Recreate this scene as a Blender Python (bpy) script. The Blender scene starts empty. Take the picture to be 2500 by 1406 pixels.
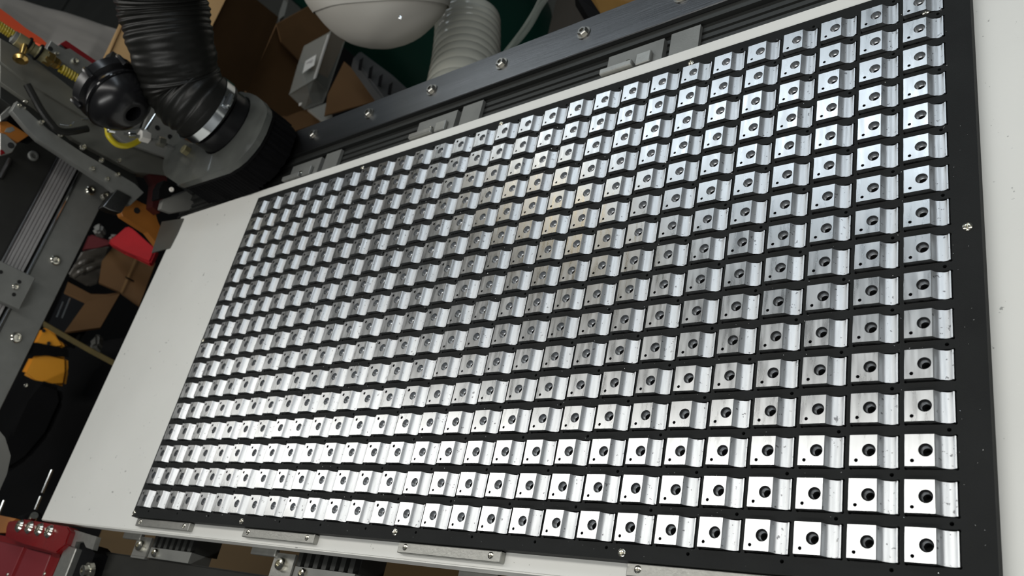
import bpy, bmesh, math, random
from mathutils import Vector as Vec, Matrix
random.seed(7)
S = bpy.context.scene
COL = S.collection
PI = math.pi
# ------------------------------------------------------------------ camera
CP = Vec((0.116174, -0.113792, 0.480329))
RR = Matrix(((0.7786961, 0.2006597, -0.5944477), (-0.124309, -0.8793478, -0.459668), (-0.6149631, 0.4318369, -0.6598009)))
FPX = 2032.456
cd = bpy.data.cameras.new('camera'); cam = bpy.data.objects.new('camera', cd); COL.objects.link(cam)
cd.sensor_width = 36; cd.lens = FPX / 2500 * 36; cd.clip_start = 0.01; cd.clip_end = 60
r, d_, f_ = RR[0], RR[1], RR[2]
cam.matrix_world = Matrix(((r[0], -d_[0], -f_[0], CP[0]), (r[1], -d_[1], -f_[1], CP[1]), (r[2], -d_[2], -f_[2], CP[2]), (0, 0, 0, 1)))
S.camera = cam
cd.dof.use_dof = True; cd.dof.focus_distance = 0.62; cd.dof.aperture_fstop = 13.0
# ------------------------------------------------------------------ world, lamps, exposure
W = bpy.data.worlds.new('room_light'); S.world = W; W.use_nodes = True
W.node_tree.nodes['Background'].inputs[0].default_value = (0.86, 0.93, 0.96, 1)
W.node_tree.nodes['Background'].inputs[1].default_value = 0.05
def area(name, a, b, width, power, color):
    a, b = Vec(a), Vec(b)
    l = bpy.data.lights.new(name, 'AREA'); l.shape = 'RECTANGLE'; l.size = (b - a).length; l.size_y = width
    l.energy = power; l.color = color
    o = bpy.data.objects.new(name, l); COL.objects.link(o)
    o.location = (a + b) / 2; o.rotation_euler = (0, 0, math.atan2(b.y - a.y, b.x - a.x))
    return o
LH = 1.25
area('ceiling_lamp_near', (1.3, 0.20, LH), (-3.3, 0.50, LH), 0.13, 16, (1.0, 0.98, 0.93))
area('ceiling_lamp_far', (1.2, 0.88, LH), (-1.9, 1.76, LH), 0.20, 10.0, (0.82, 0.92, 1.0))
area('ceiling_lamp_warm', (-1.46, 1.30, LH), (-1.30, 1.35, LH), 0.12, 0.42, (1.0, 0.66, 0.16))
area('fill_light_side', (1.0, -1.05, LH), (-1.0, -1.05, LH), 0.16, 20, (1.0, 1.0, 0.97))  # unseen fill light, added to brighten the board
S.view_settings.view_transform = 'Standard'; S.view_settings.look = 'None'
S.view_settings.gamma = 1; S.view_settings.use_curve_mapping = False
S.view_settings.exposure = 0.0

# ------------------------------------------------------------------ helpers: pixel of the photo + a real plane -> point
def ray(x, y):
    return (RR[0] * ((x - 1250) / FPX) + RR[1] * ((y - 703) / FPX) + RR[2])
def hit(ax, v, x, y):
    d = ray(x, y); return CP + d * ((v - CP[ax]) / d[ax])
def at_z(z, x, y): return hit(2, z, x, y)
def at_x(v, x, y): return hit(0, v, x, y)
def at_y(v, x, y): return hit(1, v, x, y)
def at_d(d, x, y): return CP + ray(x, y).normalized() * d

# ------------------------------------------------------------------ materials
MATS = {}
def mat(name, col, rough=0.5, metal=0.0, noise=0.0, nscale=40, bump=0.0, bscale=200, stretch=None, spots=None, alpha=1.0, trans=0.0, coat=0.0, var=0.0, rvar=0.0, spec=0.5):
    if name in MATS: return MATS[name]
    m = bpy.data.materials.new(name); m.use_nodes = True; nt = m.node_tree; N = nt.nodes; L = nt.links
    b = N['Principled BSDF']
    b.inputs['Base Color'].default_value = (*col, 1); b.inputs['Roughness'].default_value = rough
    b.inputs['Metallic'].default_value = metal; b.inputs['Alpha'].default_value = alpha
    b.inputs['Transmission Weight'].default_value = trans; b.inputs['Specular IOR Level'].default_value = spec; b.inputs['Coat Weight'].default_value = coat
    tc = N.new('ShaderNodeTexCoord'); mp = N.new('ShaderNodeMapping'); L.new(tc.outputs['Object'], mp.inputs[0])
    oi = N.new('ShaderNodeObjectInfo'); ad = N.new('ShaderNodeVectorMath'); ad.operation = 'ADD'
    L.new(mp.outputs[0], ad.inputs[0]); L.new(oi.outputs['Random'], ad.inputs[1])
    if stretch: mp.inputs['Scale'].default_value = stretch
    cur = None
    if noise > 0 or var > 0:
        n = N.new('ShaderNodeTexNoise'); n.inputs['Scale'].default_value = nscale; n.inputs['Detail'].default_value = 6; L.new(ad.outputs[0], n.inputs['Vector'])
        mr = N.new('ShaderNodeMapRange'); mr.inputs[1].default_value = 0.25; mr.inputs[2].default_value = 0.75
        mr.inputs[3].default_value = 1 - noise; mr.inputs[4].default_value = 1 + noise; L.new(n.outputs['Fac'], mr.inputs[0])
        v = N.new('ShaderNodeMapRange'); v.inputs[3].default_value = 1 - var; v.inputs[4].default_value = 1 + var; L.new(oi.outputs['Random'], v.inputs[0])
        mu = N.new('ShaderNodeMath'); mu.operation = 'MULTIPLY'; L.new(mr.outputs[0], mu.inputs[0]); L.new(v.outputs[0], mu.inputs[1])
        hs = N.new('ShaderNodeHueSaturation'); hs.inputs['Color'].default_value = (*col, 1); L.new(mu.outputs[0], hs.inputs['Value'])
        cur = hs.outputs[0]
        if rvar > 0:
            r2 = N.new('ShaderNodeMapRange'); r2.inputs[1].default_value = 0.3; r2.inputs[2].default_value = 0.7
            r2.inputs[3].default_value = rough - rvar; r2.inputs[4].default_value = rough + rvar; L.new(n.outputs['Fac'], r2.inputs[0]); L.new(r2.outputs[0], b.inputs['Roughness'])
    if spots:
        # (colour, scale, threshold, strength)
        sc_, sscale, th, stg = spots
        n2 = N.new('ShaderNodeTexNoise'); n2.inputs['Scale'].default_value = sscale; n2.inputs['Detail'].default_value = 3
        ad2 = N.new('ShaderNodeVectorMath'); ad2.operation = 'ADD'; L.new(tc.outputs['Object'], ad2.inputs[0])
        sc3 = N.new('ShaderNodeVectorMath'); sc3.operation = 'SCALE'; sc3.inputs[3].default_value = 3.0
        L.new(oi.outputs['Random'], sc3.inputs[0]); L.new(sc3.outputs[0], ad2.inputs[1]); L.new(ad2.outputs[0], n2.inputs['Vector'])
        cr = N.new('ShaderNodeMapRange'); cr.inputs[1].default_value = th; cr.inputs[2].default_value = th + 0.03; cr.inputs[4].default_value = stg
        L.new(n2.outputs['Fac'], cr.inputs[0])
        mx = N.new('ShaderNodeMix'); mx.data_type = 'RGBA'; L.new(cr.outputs[0], mx.inputs[0])
        if cur: L.new(cur, mx.inputs[6])
        else: mx.inputs[6].default_value = (*col, 1)
        mx.inputs[7].default_value = (*sc_, 1); cur = mx.outputs[2]
    if cur: L.new(cur, b.inputs['Base Color'])
    if bump > 0:
        n3 = N.new('ShaderNodeTexNoise'); n3.inputs['Scale'].default_value = bscale; n3.inputs['Detail'].default_value = 4; L.new(ad.outputs[0], n3.inputs['Vector'])
        bp = N.new('ShaderNodeBump'); bp.inputs['Strength'].default_value = bump; bp.inputs['Distance'].default_value = 0.001
        L.new(n3.outputs['Fac'], bp.inputs['Height']); L.new(bp.outputs[0], b.inputs['Normal'])
    MATS[name] = m; return m
M_blk = mat('milled_aluminium', (0.74, 0.755, 0.765), 0.30, 1.0, noise=0.07, nscale=260, stretch=(1, 0.12, 1), bump=0.06, bscale=900, var=0.05, rvar=0.06)
M_bore = mat('bored_aluminium', (0.38, 0.39, 0.40), 0.3, 1.0, noise=0.15, nscale=500)
M_grv = mat('grooved_aluminium', (0.76, 0.78, 0.80), 0.44, 1.0, noise=0.10, nscale=420, stretch=(1, 0.10, 1), bump=0.12, bscale=700, spots=((0.16, 0.16, 0.17), 420, 0.66, 0.8), var=0.05)
M_tray = mat('black_tray_plastic', (0.010, 0.011, 0.011), 0.62, 0, noise=0.2, nscale=30, bump=0.25, bscale=1500, spec=0.22)
M_board = mat('white_plastic_board', (0.74, 0.74, 0.705), 0.42, 0, noise=0.05, nscale=7, bump=0.08, bscale=300, spots=((0.25, 0.25, 0.24), 170, 0.715, 0.8))
M_alu = mat('worn_aluminium_bar', (0.40, 0.40, 0.375), 0.42, 0.85, noise=0.10, nscale=160, bump=0.15, bscale=500)
M_alud = mat('dull_aluminium_rail', (0.18, 0.182, 0.185), 0.30, 1.0, noise=0.22, nscale=18, stretch=(0.12, 2.2, 1), bump=0.1, bscale=300)
M_ext = mat('dark_extrusion', (0.055, 0.057, 0.054), 0.5, 0.7, noise=0.2, nscale=25, stretch=(0.2, 1, 1))
M_plate = mat('grey_steel_plate', (0.22, 0.224, 0.212), 0.5, 0.45, noise=0.12, nscale=35, bump=0.15, bscale=600)
M_blk_plate = mat('black_plate', (0.022, 0.022, 0.020), 0.5, 0.2, noise=0.2, nscale=30)
M_ridge = mat('ridged_aluminium', (0.42, 0.41, 0.41), 0.4, 0.45, noise=0.06, nscale=80)
M_bolt = mat('zinc_bolt', (0.72, 0.70, 0.62), 0.18, 1.0, noise=0.2, nscale=300)
M_dkhole = mat('dark_hole', (0.006, 0.006, 0.006), 0.8)
M_brass = mat('brass', (0.72, 0.48, 0.16), 0.25, 1.0, noise=0.15, nscale=120)
M_oliveb = mat('dull_brass_fitting', (0.30, 0.27, 0.15), 0.45, 0.5, noise=0.1, nscale=100)
M_rubber = mat('black_rubber_hose', (0.009, 0.009, 0.008), 0.38, 0, noise=0.25, nscale=40, bump=0.2, bscale=150, spec=0.35)
M_blackp = mat('glossy_black_plastic', (0.009, 0.009, 0.010), 0.25, 0, noise=0.1, nscale=60)
M_brush = mat('black_brush_bristles', (0.005, 0.005, 0.0055), 0.8, 0, noise=0.4, nscale=300, stretch=(3, 3, 0.2), bump=0.6, bscale=900, spec=0.05)
M_acry = mat('frosted_acrylic', (0.11, 0.115, 0.105), 0.28, 0, noise=0.3, nscale=30, alpha=0.66, coat=0.3)
M_steel = mat('polished_steel_band', (0.75, 0.78, 0.80), 0.15, 1.0)
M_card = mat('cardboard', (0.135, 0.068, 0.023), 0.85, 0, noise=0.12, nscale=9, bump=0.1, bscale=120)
M_card_lit = mat('lit_cardboard', (0.46, 0.29, 0.13), 0.85, 0, noise=0.08, nscale=9)  # same cardboard with light painted in, for the lit carton flap
M_clear = mat('clear_plastic_box', (0.55, 0.55, 0.50), 0.12, 0, alpha=0.34, coat=0.4)
M_sheet = mat('plastic_sheet', (0.55, 0.50, 0.45), 0.45, 0, noise=0.08, nscale=12, bump=0.3, bscale=30, alpha=0.86)
M_orange = mat('orange_plastic', (0.75, 0.075, 0.010), 0.45)
M_red = mat('red_plastic', (0.17, 0.003, 0.005), 0.25, 0, noise=0.12, nscale=20, coat=0.2)
M_redd = mat('dark_red_strip', (0.22, 0.008, 0.012), 0.4)
M_redc = mat('red_cloth', (0.45, 0.006, 0.012), 0.8, 0, noise=0.15, nscale=20)
M_yel = mat('yellow_tube', (0.62, 0.50, 0.02), 0.3)
M_yeld = mat('yellow_coiled_tube', (0.34, 0.26, 0.02), 0.35)
M_amber = mat('amber_plastic', (0.80, 0.33, 0.010), 0.45, 0, noise=0.06, nscale=12)
M_orbr = mat('orange_brown_plate', (0.36, 0.13, 0.020), 0.5, 0, noise=0.12, nscale=30)
M_olive = mat('olive_strap', (0.085, 0.06, 0.010), 0.7, 0, noise=0.2, nscale=60)
M_black = mat('matt_black', (0.006, 0.006, 0.0065), 0.7, 0, noise=0.2, nscale=10, spec=0.06)
M_gloss = mat('black_gloss', (0.006, 0.006, 0.007), 0.08)
M_white = mat('white_paper', (0.82, 0.79, 0.74), 0.7)
M_print = mat('grey_print', (0.45, 0.42, 0.42), 0.7)
M_bag = mat('white_filter_cloth', (0.58, 0.56, 0.51), 0.8, 0, noise=0.06, nscale=6, bump=0.3, bscale=14)
M_green = mat('dark_green_paint', (0.004, 0.050, 0.034), 0.35, 0, noise=0.1, nscale=4)
M_whose = mat('white_ribbed_hose', (0.50, 0.50, 0.44), 0.16, 0, noise=0.05, nscale=20, coat=0.4)
M_floor = mat('concrete_floor', (0.115, 0.115, 0.100), 0.7, 0, noise=0.15, nscale=3, bump=0.2, bscale=60)
M_seam = mat('floor_seam', (0.02, 0.02, 0.017), 0.8)
M_ply = mat('plywood', (0.085, 0.050, 0.014), 0.7, 0, noise=0.22, nscale=8, stretch=(0.3, 2, 1), spots=((0.03, 0.025, 0.02), 60, 0.72, 0.8))
M_smoke = mat('smoky_plastic', (0.10, 0.09, 0.075), 0.25, 0, noise=0.4, nscale=14, alpha=0.75, bump=0.6, bscale=25)
M_tube = mat('clear_tube', (0.5, 0.55, 0.5), 0.1, 0, alpha=0.35)
M_chip = mat('bright_swarf', (0.85, 0.86, 0.86), 0.3, 1.0)
M_zg = mat('grey_brown_extrusion', (0.16, 0.16, 0.14), 0.45, 0.3, noise=0.12, nscale=25)
M_grey = mat('grey_plastic', (0.20, 0.20, 0.185), 0.5, 0, noise=0.08, nscale=20)

# ------------------------------------------------------------------ object plumbing
LOC = {}
def smooth_bm(bm, ang=32):
    lim = math.radians(ang)
    for f in bm.faces: f.smooth = True
    for e in bm.edges:
        if len(e.link_faces) == 2:
            e.smooth = e.calc_face_angle(0) < lim
        else: e.smooth = False
def obj(name, bm, m, parent=None, smooth=True, label=None):
    bmesh.ops.recalc_face_normals(bm, faces=bm.faces) if not getattr(bm, 'is_keep', False) else None
    if smooth: smooth_bm(bm)
    if parent is not None:
        off = LOC[parent.name]
    else:
        xs = [v.co for v in bm.verts]
        off = Vec(((min(c.x for c in xs) + max(c.x for c in xs)) / 2, (min(c.y for c in xs) + max(c.y for c in xs)) / 2, min(c.z for c in xs)))
    for v in bm.verts: v.co -= off
    me = bpy.data.meshes.new(name); bm.to_mesh(me); bm.free()
    for mm in (m if isinstance(m, (list, tuple)) else [m]): me.materials.append(mm)
    o = bpy.data.objects.new(name, me); COL.objects.link(o)
    if parent is not None: o.parent = parent
    else: o.location = off
    LOC[o.name] = off
    if label: o['label'] = label
    return o
def tag(o, label, cat, group=None):
    o['label'] = label; o['category'] = cat
    if group: o['group'] = group
    return o
def thing(name, loc, label, cat, group=None):
    o = bpy.data.objects.new(name, None); COL.objects.link(o); o.location = loc; o.empty_display_size = 0.02
    LOC[o.name] = Vec(loc); return tag(o, label, cat, group)
def struct(o): o['kind'] = 'structure'; return o
def B(): return bmesh.new()
def box(bm, lo, hi, mi=0):
    x0, y0, z0 = lo; x1, y1, z1 = hi
    v = [bm.verts.new(c) for c in ((x0, y0, z0), (x1, y0, z0), (x1, y1, z0), (x0, y1, z0), (x0, y0, z1), (x1, y0, z1), (x1, y1, z1), (x0, y1, z1))]
    for q in ((3, 2, 1, 0), (4, 5, 6, 7), (0, 1, 5, 4), (1, 2, 6, 5), (2, 3, 7, 6), (3, 0, 4, 7)):
        bm.faces.new([v[i] for i in q]).material_index = mi
    return v
def prism(bm, pts, vec, mi=0):
    vec = Vec(vec); a = [bm.verts.new(p) for p in pts]; b = [bm.verts.new(Vec(p) + vec) for p in pts]
    n = len(a)
    bm.faces.new(a).material_index = mi; bm.faces.new(b[::-1]).material_index = mi
    for i in range(n): bm.faces.new((a[i], b[i], b[(i + 1) % n], a[(i + 1) % n])).material_index = mi
def frame(ax):
    ax = Vec(ax).normalized(); t = Vec((0, 0, 1)) if abs(ax.z) < 0.9 else Vec((1, 0, 0))
    u = ax.cross(t).normalized(); return ax, u, ax.cross(u).normalized()
def lathe(bm, o, ax, prof, n=20, mi=0, sq=1.0, closed=True):
    """prof: list of (radius, height along ax)"""
    ax, u, w = frame(ax); o = Vec(o); rings = []
    for (r_, h) in prof:
        if r_ <= 1e-7: rings.append([bm.verts.new(o + ax * h)])
        else: rings.append([bm.verts.new(o + ax * h + u * (r_ * math.cos(2 * PI * k / n)) + w * (r_ * sq * math.sin(2 * PI * k / n))) for k in range(n)])
    for a, b in zip(rings, rings[1:]):
        for k in range(n):
            k2 = (k + 1) % n
            if len(a) == 1 and len(b) == 1: continue
            if len(a) == 1: bm.faces.new((a[0], b[k], b[k2])).material_index = mi
            elif len(b) == 1: bm.faces.new((a[k], b[0], a[k2])).material_index = mi
            else: bm.faces.new((a[k], b[k], b[k2], a[k2])).material_index = mi
    if closed:
        for rg, s in ((rings[0], 1), (rings[-1], -1)):
            if len(rg) > 1: bm.faces.new(rg[::s]).material_index = mi
def spline(pts, n):
    pts = [Vec(p) for p in pts]; P = [pts[0] * 2 - pts[1]] + pts + [pts[-1] * 2 - pts[-2]]; out = []
    m = len(pts) - 1
    for i in range(m):
        a, b, c, d = P[i:i + 4]
        for k in range(n):
            t = k / n
            out.append(0.5 * ((2 * b) + (c - a) * t + (2 * a - 5 * b + 4 * c - d) * t * t + (3 * b - a - 3 * c + d) * t ** 3))
    out.append(pts[-1]); return out
def tube(bm, pts, rad, n=12, mi=0, cap=True):
    """rad: number or function of index"""
    m = len(pts); rings = []; up = None
    for i, p in enumerate(pts):
        t = (pts[min(i + 1, m - 1)] - pts[max(i - 1, 0)]).normalized()
        if up is None: _, u, w = frame(t)
        else:
            u = (up - t * up.dot(t)).normalized(); w = t.cross(u).normalized()
        up = u; rr = rad(i) if callable(rad) else rad
        rings.append([bm.verts.new(p + u * (rr * math.cos(2 * PI * k / n)) + w * (rr * math.sin(2 * PI * k / n))) for k in range(n)])
    for a, b in zip(rings, rings[1:]):
        for k in range(n): bm.faces.new((a[k], a[(k + 1) % n], b[(k + 1) % n], b[k])).material_index = mi
    if cap: bm.faces.new(rings[0][::-1]); bm.faces.new(rings[-1])
def dup(src, loc, parent=None):
    c = src.copy(); COL.objects.link(c)
    if parent is not None: c.parent = parent
    if loc is not None: c.location = loc
    for ch in list(src.children):
        d = ch.copy(); COL.objects.link(d); d.parent = c
    return c
ORD = ['zeroth', 'first', 'second', 'third', 'fourth', 'fifth', 'sixth', 'seventh', 'eighth', 'ninth', 'tenth', 'eleventh', 'twelfth', 'thirteenth', 'fourteenth', 'fifteenth', 'sixteenth', 'seventeenth', 'eighteenth', 'nineteenth', 'twentieth', 'twenty-first', 'twenty-second', 'twenty-third', 'twenty-fourth', 'twenty-fifth', 'twenty-sixth', 'twenty-seventh', 'twenty-eighth']

# screw heads: pan head with a real cross recess (domed disc with four sunk arms)
def cross_screw(bm, o, rad, h, ax=(0, 0, 1), spin=0.4):
    ax, u, w = frame(ax); o = Vec(o)
    n = 24; rings = []
    for (rf, hf) in ((1.0, 0.0), (0.97, 0.55), (0.75, 0.95), (0.42, 1.05), (0.2, 1.05), (0.0, 1.0)):
        ring = []
        if rf == 0: rings.append([bm.verts.new(o + ax * (h * 0.15))]); continue
        for k in range(n):
            a = 2 * PI * k / n + spin
            arm = abs(math.cos(2 * a)) > 0.93 and rf < 0.5
            hh = h * (0.15 if arm else hf)
            ring.append(bm.verts.new(o + ax * hh + (u * math.cos(a) + w * math.sin(a)) * rad * rf))
        rings.append(ring)
    for a, b in zip(rings, rings[1:]):
        for k in range(n):
            if len(b) == 1: bm.faces.new((a[k], a[(k + 1) % n], b[0]))
            else: bm.faces.new((a[k], a[(k + 1) % n], b[(k + 1) % n], b[k]))
    bm.faces.new(rings[0][::-1])
def socket_bolt(bm, o, ax, rad, h, soc=0.5):
    lathe(bm, o, ax, [(rad, 0), (rad, h * 0.55), (rad * 0.82, h * 0.92), (rad * soc, h), (rad * soc * 0.9, h * 0.35), (0, h * 0.3)], 16)

# ------------------------------------------------------------------ floor
bm = B(); box(bm, (-16, -6, -0.95), (6, 16, -0.90)); struct(obj('floor', bm, M_floor, smooth=False))
bm = B()
a, b = at_z(-0.899, 168, 0), at_z(-0.899, 150, 28); a = b + (a - b) * 3
dv = (a - b).normalized(); sd = Vec((-dv.y, dv.x, 0)) * 0.03
prism(bm, [a - sd, a + sd, b + sd, b - sd], (0, 0, 0.002)); struct(obj('trim_1', bm, M_seam, smooth=False))

# ------------------------------------------------------------------ white board (machine bed)
ZB = -0.0142
bm = B(); prism(bm, [(-1.078, -0.034, ZB), (0.42, -0.034, ZB), (0.42, 0.4365, ZB), (-1.060, 0.4365, ZB)], (0, 0, -0.020))
bmesh.ops.bevel(bm, geom=[e for e in bm.edges], offset=0.0012, segments=2, affect='EDGES')
tag(obj('machine_bed_board', bm, M_board), 'long white plastic board lying under the black tray', 'board')

# ------------------------------------------------------------------ tray with pockets
PU, PV = 0.030, 0.0260476
ZT = -0.0042; ZP = -0.0096; NC, NR = 28, 16
X0, X1, Y0, Y1 = -0.831, 0.0322, -0.0205, 0.4122
def pocket_loop():
    x0, x1, y0, y1 = -0.0114, 0.0152, -0.0097, 0.0097; rr = 0.0010
    pts = []
    for (cx, cy, a0) in ((x1, y1, 0), (x0, y1, 90), (x0, y0, 180), (x1, y0, 270)):
        sx = -1 if cx > 0 else 1; sy = -1 if cy > 0 else 1
        c = (cx + sx * 0.0004, cy + sy * 0.0004)
        for k in range(7):
            a = math.radians(a0 - 50 + 190 * k / 6); pts.append((c[0] + rr * math.cos(a), c[1] + rr * math.sin(a)))
    return pts
def hole_loop(x, y, rr=0.0012, n=10): return [(x + rr * math.cos(2 * PI * k / n), y + rr * math.sin(2 * PI * k / n)) for k in range(n)]
def tile(bounds, loops, depth):
    """returns verts, faces of a plate top with sunk holes"""
    bm = B(); x0, x1, y0, y1 = bounds
    outer = [bm.verts.new((x, y, ZT)) for x, y in ((x0, y0), (x1, y0), (x1, y1), (x0, y1))]
    edges = [bm.edges.new((outer[i], outer[(i + 1) % 4])) for i in range(4)]; rings = []
    for lp in loops:
        vs = [bm.verts.new((x, y, ZT)) for x, y in lp]; rings.append(vs)
        edges += [bm.edges.new((vs[i], vs[(i + 1) % len(vs)])) for i in range(len(vs))]
    bmesh.ops.triangle_fill(bm, use_beauty=True, use_dissolve=False, edges=edges, normal=(0, 0, 1))
    for vs, dz in zip(rings, depth):
        lo = [bm.verts.new((v.co.x, v.co.y, dz)) for v in vs]; n = len(vs)
        for i in range(n): bm.faces.new((vs[i], vs[(i + 1) % n], lo[(i + 1) % n], lo[i]))
        bm.faces.new(lo)
    bm.verts.index_update()
    V = [v.co.copy() for v in bm.verts]; F = [[v.index for v in f.verts] for f in bm.faces]; bm.free(); return V, F
tb = (-0.0130, 0.0170, -0.0106, 0.0154476)
T1 = tile(tb, [pocket_loop(), hole_loop(0.0114, 0.0129)], [ZP, -0.0135])
T0 = tile(tb, [pocket_loop()], [ZP])
TB1 = tile((-0.0130, 0.0170, Y0, -0.0106), [hole_loop(0.0114, -0.0133)], [-0.0135])
TB0 = tile((-0.0130, 0.0170, Y0, -0.0106), [], [])
Vv, Ff = [], []
def put(T, dx, dy):
    o = len(Vv); Vv.extend([(v.x + dx, v.y + dy, v.z) for v in T[0]]); Ff.extend([[i + o for i in f] for f in T[1]])
for c in range(NC):
    put(TB1 if c % 2 == 1 else TB0, -c * PU, 0)
    for r_ in range(NR): put(T1 if (c + r_) % 2 == 0 else T0, -c * PU, r_ * PV)
ytop = tb[3] + (NR - 1) * PV; xl = tb[0] - (NC - 1) * PU
def quad(*pts):
    o = len(Vv); Vv.extend(pts); Ff.append([o, o + 1, o + 2, o + 3])
quad((xl, ytop, ZT), (tb[1], ytop, ZT), (tb[1], Y1, ZT), (xl, Y1, ZT))
quad((X0, Y0, ZT), (xl, Y0, ZT), (xl, Y1, ZT), (X0, Y1, ZT))
quad((tb[1], Y0, ZT), (X1, Y0, ZT), (X1, Y1, ZT), (tb[1], Y1, ZT))
cs = [(X0, Y0), (X1, Y0), (X1, Y1), (X0, Y1)]
for i in range(4):
    a, b = cs[i], cs[(i + 1) % 4]; quad((a[0], a[1], ZB), (b[0], b[1], ZB), (b[0], b[1], ZT), (a[0], a[1], ZT))
quad((X0, Y1, ZB), (X1, Y1, ZB), (X1, Y0, ZB), (X0, Y0, ZB))
tray_root = thing('fixture_tray', ((X0 + X1) / 2, (Y0 + Y1) / 2, ZB), 'large black plastic fixture tray with pockets holding the aluminium blocks', 'tray')
me = bpy.data.meshes.new('tray_plate')
off = LOC[tray_root.name]
me.from_pydata([(v[0] - off.x, v[1] - off.y, v[2] - off.z) for v in Vv], [], Ff); me.materials.append(M_tray); me.update()
o = bpy.data.objects.new('tray_plate', me); COL.objects.link(o); o.parent = tray_root
bm = B(); cross_screw(bm, (-0.186, -0.016, ZT), 0.0030, 0.0012)
sc0 = obj('screw', bm, M_bolt, tray_root)
for x, y in ((-0.402, -0.0145), (-0.618, -0.016), (-0.8275, -0.0165), (-0.186, 0.4065), (-0.402, 0.4065), (-0.617, 0.4065), (-0.8275, 0.198), (0.0248, 0.195), (0.0035, 0.383)):
    c = sc0.copy(); COL.objects.link(c); c.location = (x + 0.186, y + 0.016, 0)

# ------------------------------------------------------------------ aluminium blocks
def block_mesh(left):
    prof = [(-0.0110, -0.0094), (0.0148, -0.0094), (0.0148, -0.0036), (0.0140, -0.0036), (0.0138, -0.0040), (0.0133, -0.0044), (0.0124, -0.0048), (0.0113, -0.0049), (0.0103, -0.0047), (0.0094, -0.0042), (0.0086, -0.0040), (0.0077, -0.0037), (0.0069, -0.0031), (0.0061, -0.0022), (0.0054, -0.0012), (0.0048, -0.0002), (0.0046, 0.0), (-0.0107, 0.0), (-0.0110, -0.0003)]
    hy = 0.0092
    bm = B(); prism(bm, [(x, -hy, z) for x, z in prof], (0, 2 * hy, 0))
    bmesh.ops.recalc_face_normals(bm, faces=bm.faces)
    for f in bm.faces:
        c = f.calc_center_median()
        if abs(f.normal.y) < 0.5 and c.x > 0.0047 and f.normal.z > 0.2: f.material_index = 1
    ed = [e for e in bm.edges if len(e.link_faces) == 2 and e.calc_face_angle(0) > 1.0 and abs(abs(e.verts[0].co.y) - hy) < 1e-6 and abs(e.verts[0].co.y - e.verts[1].co.y) < 1e-6]
    me = bpy.data.meshes.new('aluminium_block'); bm.to_mesh(me); bm.free()
    for m in (M_blk, M_grv, M_bore): me.materials.append(m)
    ob = bpy.data.objects.new('tmp', me); COL.objects.link(ob); cut = []
    sm = (-0.0067, 0.0056, 0.00140) if left else (-0.0070, -0.0060, 0.00110)
    for (x, y, pr) in ((0, 0, [(0, -0.0110), (0.0023, -0.0110), (0.0024, -0.0042), (0.0030, -0.0036), (0.0036, -0.0024), (0.00375, -0.0004), (0.0039, 0.001), (0, 0.001)]),
                       (sm[0], sm[1], [(0, -0.0110), (sm[2], -0.0110), (sm[2], 0.001), (0, 0.001)])):
        bm = B(); lathe(bm, (x, y, 0), (0, 0, 1), pr, 28 if x == 0 else 14, mi=2)
        bmesh.ops.recalc_face_normals(bm, faces=bm.faces)
        mc = bpy.data.meshes.new('c'); bm.to_mesh(mc); bm.free()
        for m in (M_blk, M_grv, M_bore): mc.materials.append(m)
        oc = bpy.data.objects.new('c', mc); COL.objects.link(oc); cut.append(oc)
        md = ob.modifiers.new('b', 'BOOLEAN'); md.operation = 'DIFFERENCE'; md.object = oc; md.solver = 'EXACT'
    dg = bpy.context.evaluated_depsgraph_get(); dg.update()
    out = bpy.data.meshes.new_from_object(ob.evaluated_get(dg))
    for q in cut + [ob]: bpy.data.objects.remove(q)
    bm = B(); bm.from_mesh(out); smooth_bm(bm, 28)
    bm.to_mesh(out); bm.free(); out.name = 'aluminium_block'
    return out
BR, BL = block_mesh(False), block_mesh(True)
blocks = []
for c in range(NC):
    for r_ in range(NR):
        P = Vec((-c * PU, r_ * PV, 0)); dd = P - CP
        blocks.append((abs(dd.z) / dd.length ** 3, c, r_))
blocks.sort(reverse=True)
far = []
for i, (w_, c, r_) in enumerate(blocks):
    if i >= 300: far.append((c, r_)); continue
    o = bpy.data.objects.new('aluminium_block', BL if c >= 14 else BR); COL.objects.link(o)
    o.location = (-c * PU + random.uniform(-1, 1) * 0.0001, r_ * PV + random.uniform(-1, 1) * 0.0001, 0.0)
    o.rotation_euler = (random.gauss(0, 0.004), random.gauss(0, 0.004), random.gauss(0, 0.004))
    look = 'machined aluminium block with grooved ledge' if c < 14 else 'small aluminium block with wide pin hole'
    rt = 'bottom row' if r_ == 0 else ('top row' if r_ == NR - 1 else ORD[r_ + 1] + ' row from bottom')
    ct = 'at right end' if c == 0 else ORD[c + 1] + ' from right'
    tag(o, f'{look}, {rt}, {ct}', 'block', 'machined aluminium blocks in the black tray')
bm = B()
for c, r_ in far:
    t = B(); t.from_mesh(BL if c >= 14 else BR)
    mt = Matrix.Translation((-c * PU, r_ * PV, 0)) @ Matrix.Rotation(random.gauss(0, 0.006), 4, 'X') @ Matrix.Rotation(random.gauss(0, 0.006), 4, 'Y')
    t.transform(mt); tm = bpy.data.meshes.new('t'); t.to_mesh(tm); t.free(); bm.from_mesh(tm); bpy.data.meshes.remove(tm)
off = Vec((-0.6, 0.25, -0.0094))
for v in bm.verts: v.co -= off
fm = bpy.data.meshes.new('aluminium_blocks_far'); bm.to_mesh(fm); bm.free()
for m in (M_blk, M_grv, M_bore): fm.materials.append(m)
o = bpy.data.objects.new('aluminium_blocks', fm); COL.objects.link(o); o.location = off
tag(o, 'far left rows of small aluminium blocks filling the far end of the tray', 'blocks', 'machined aluminium blocks in the black tray'); o['kind'] = 'stuff'

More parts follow.
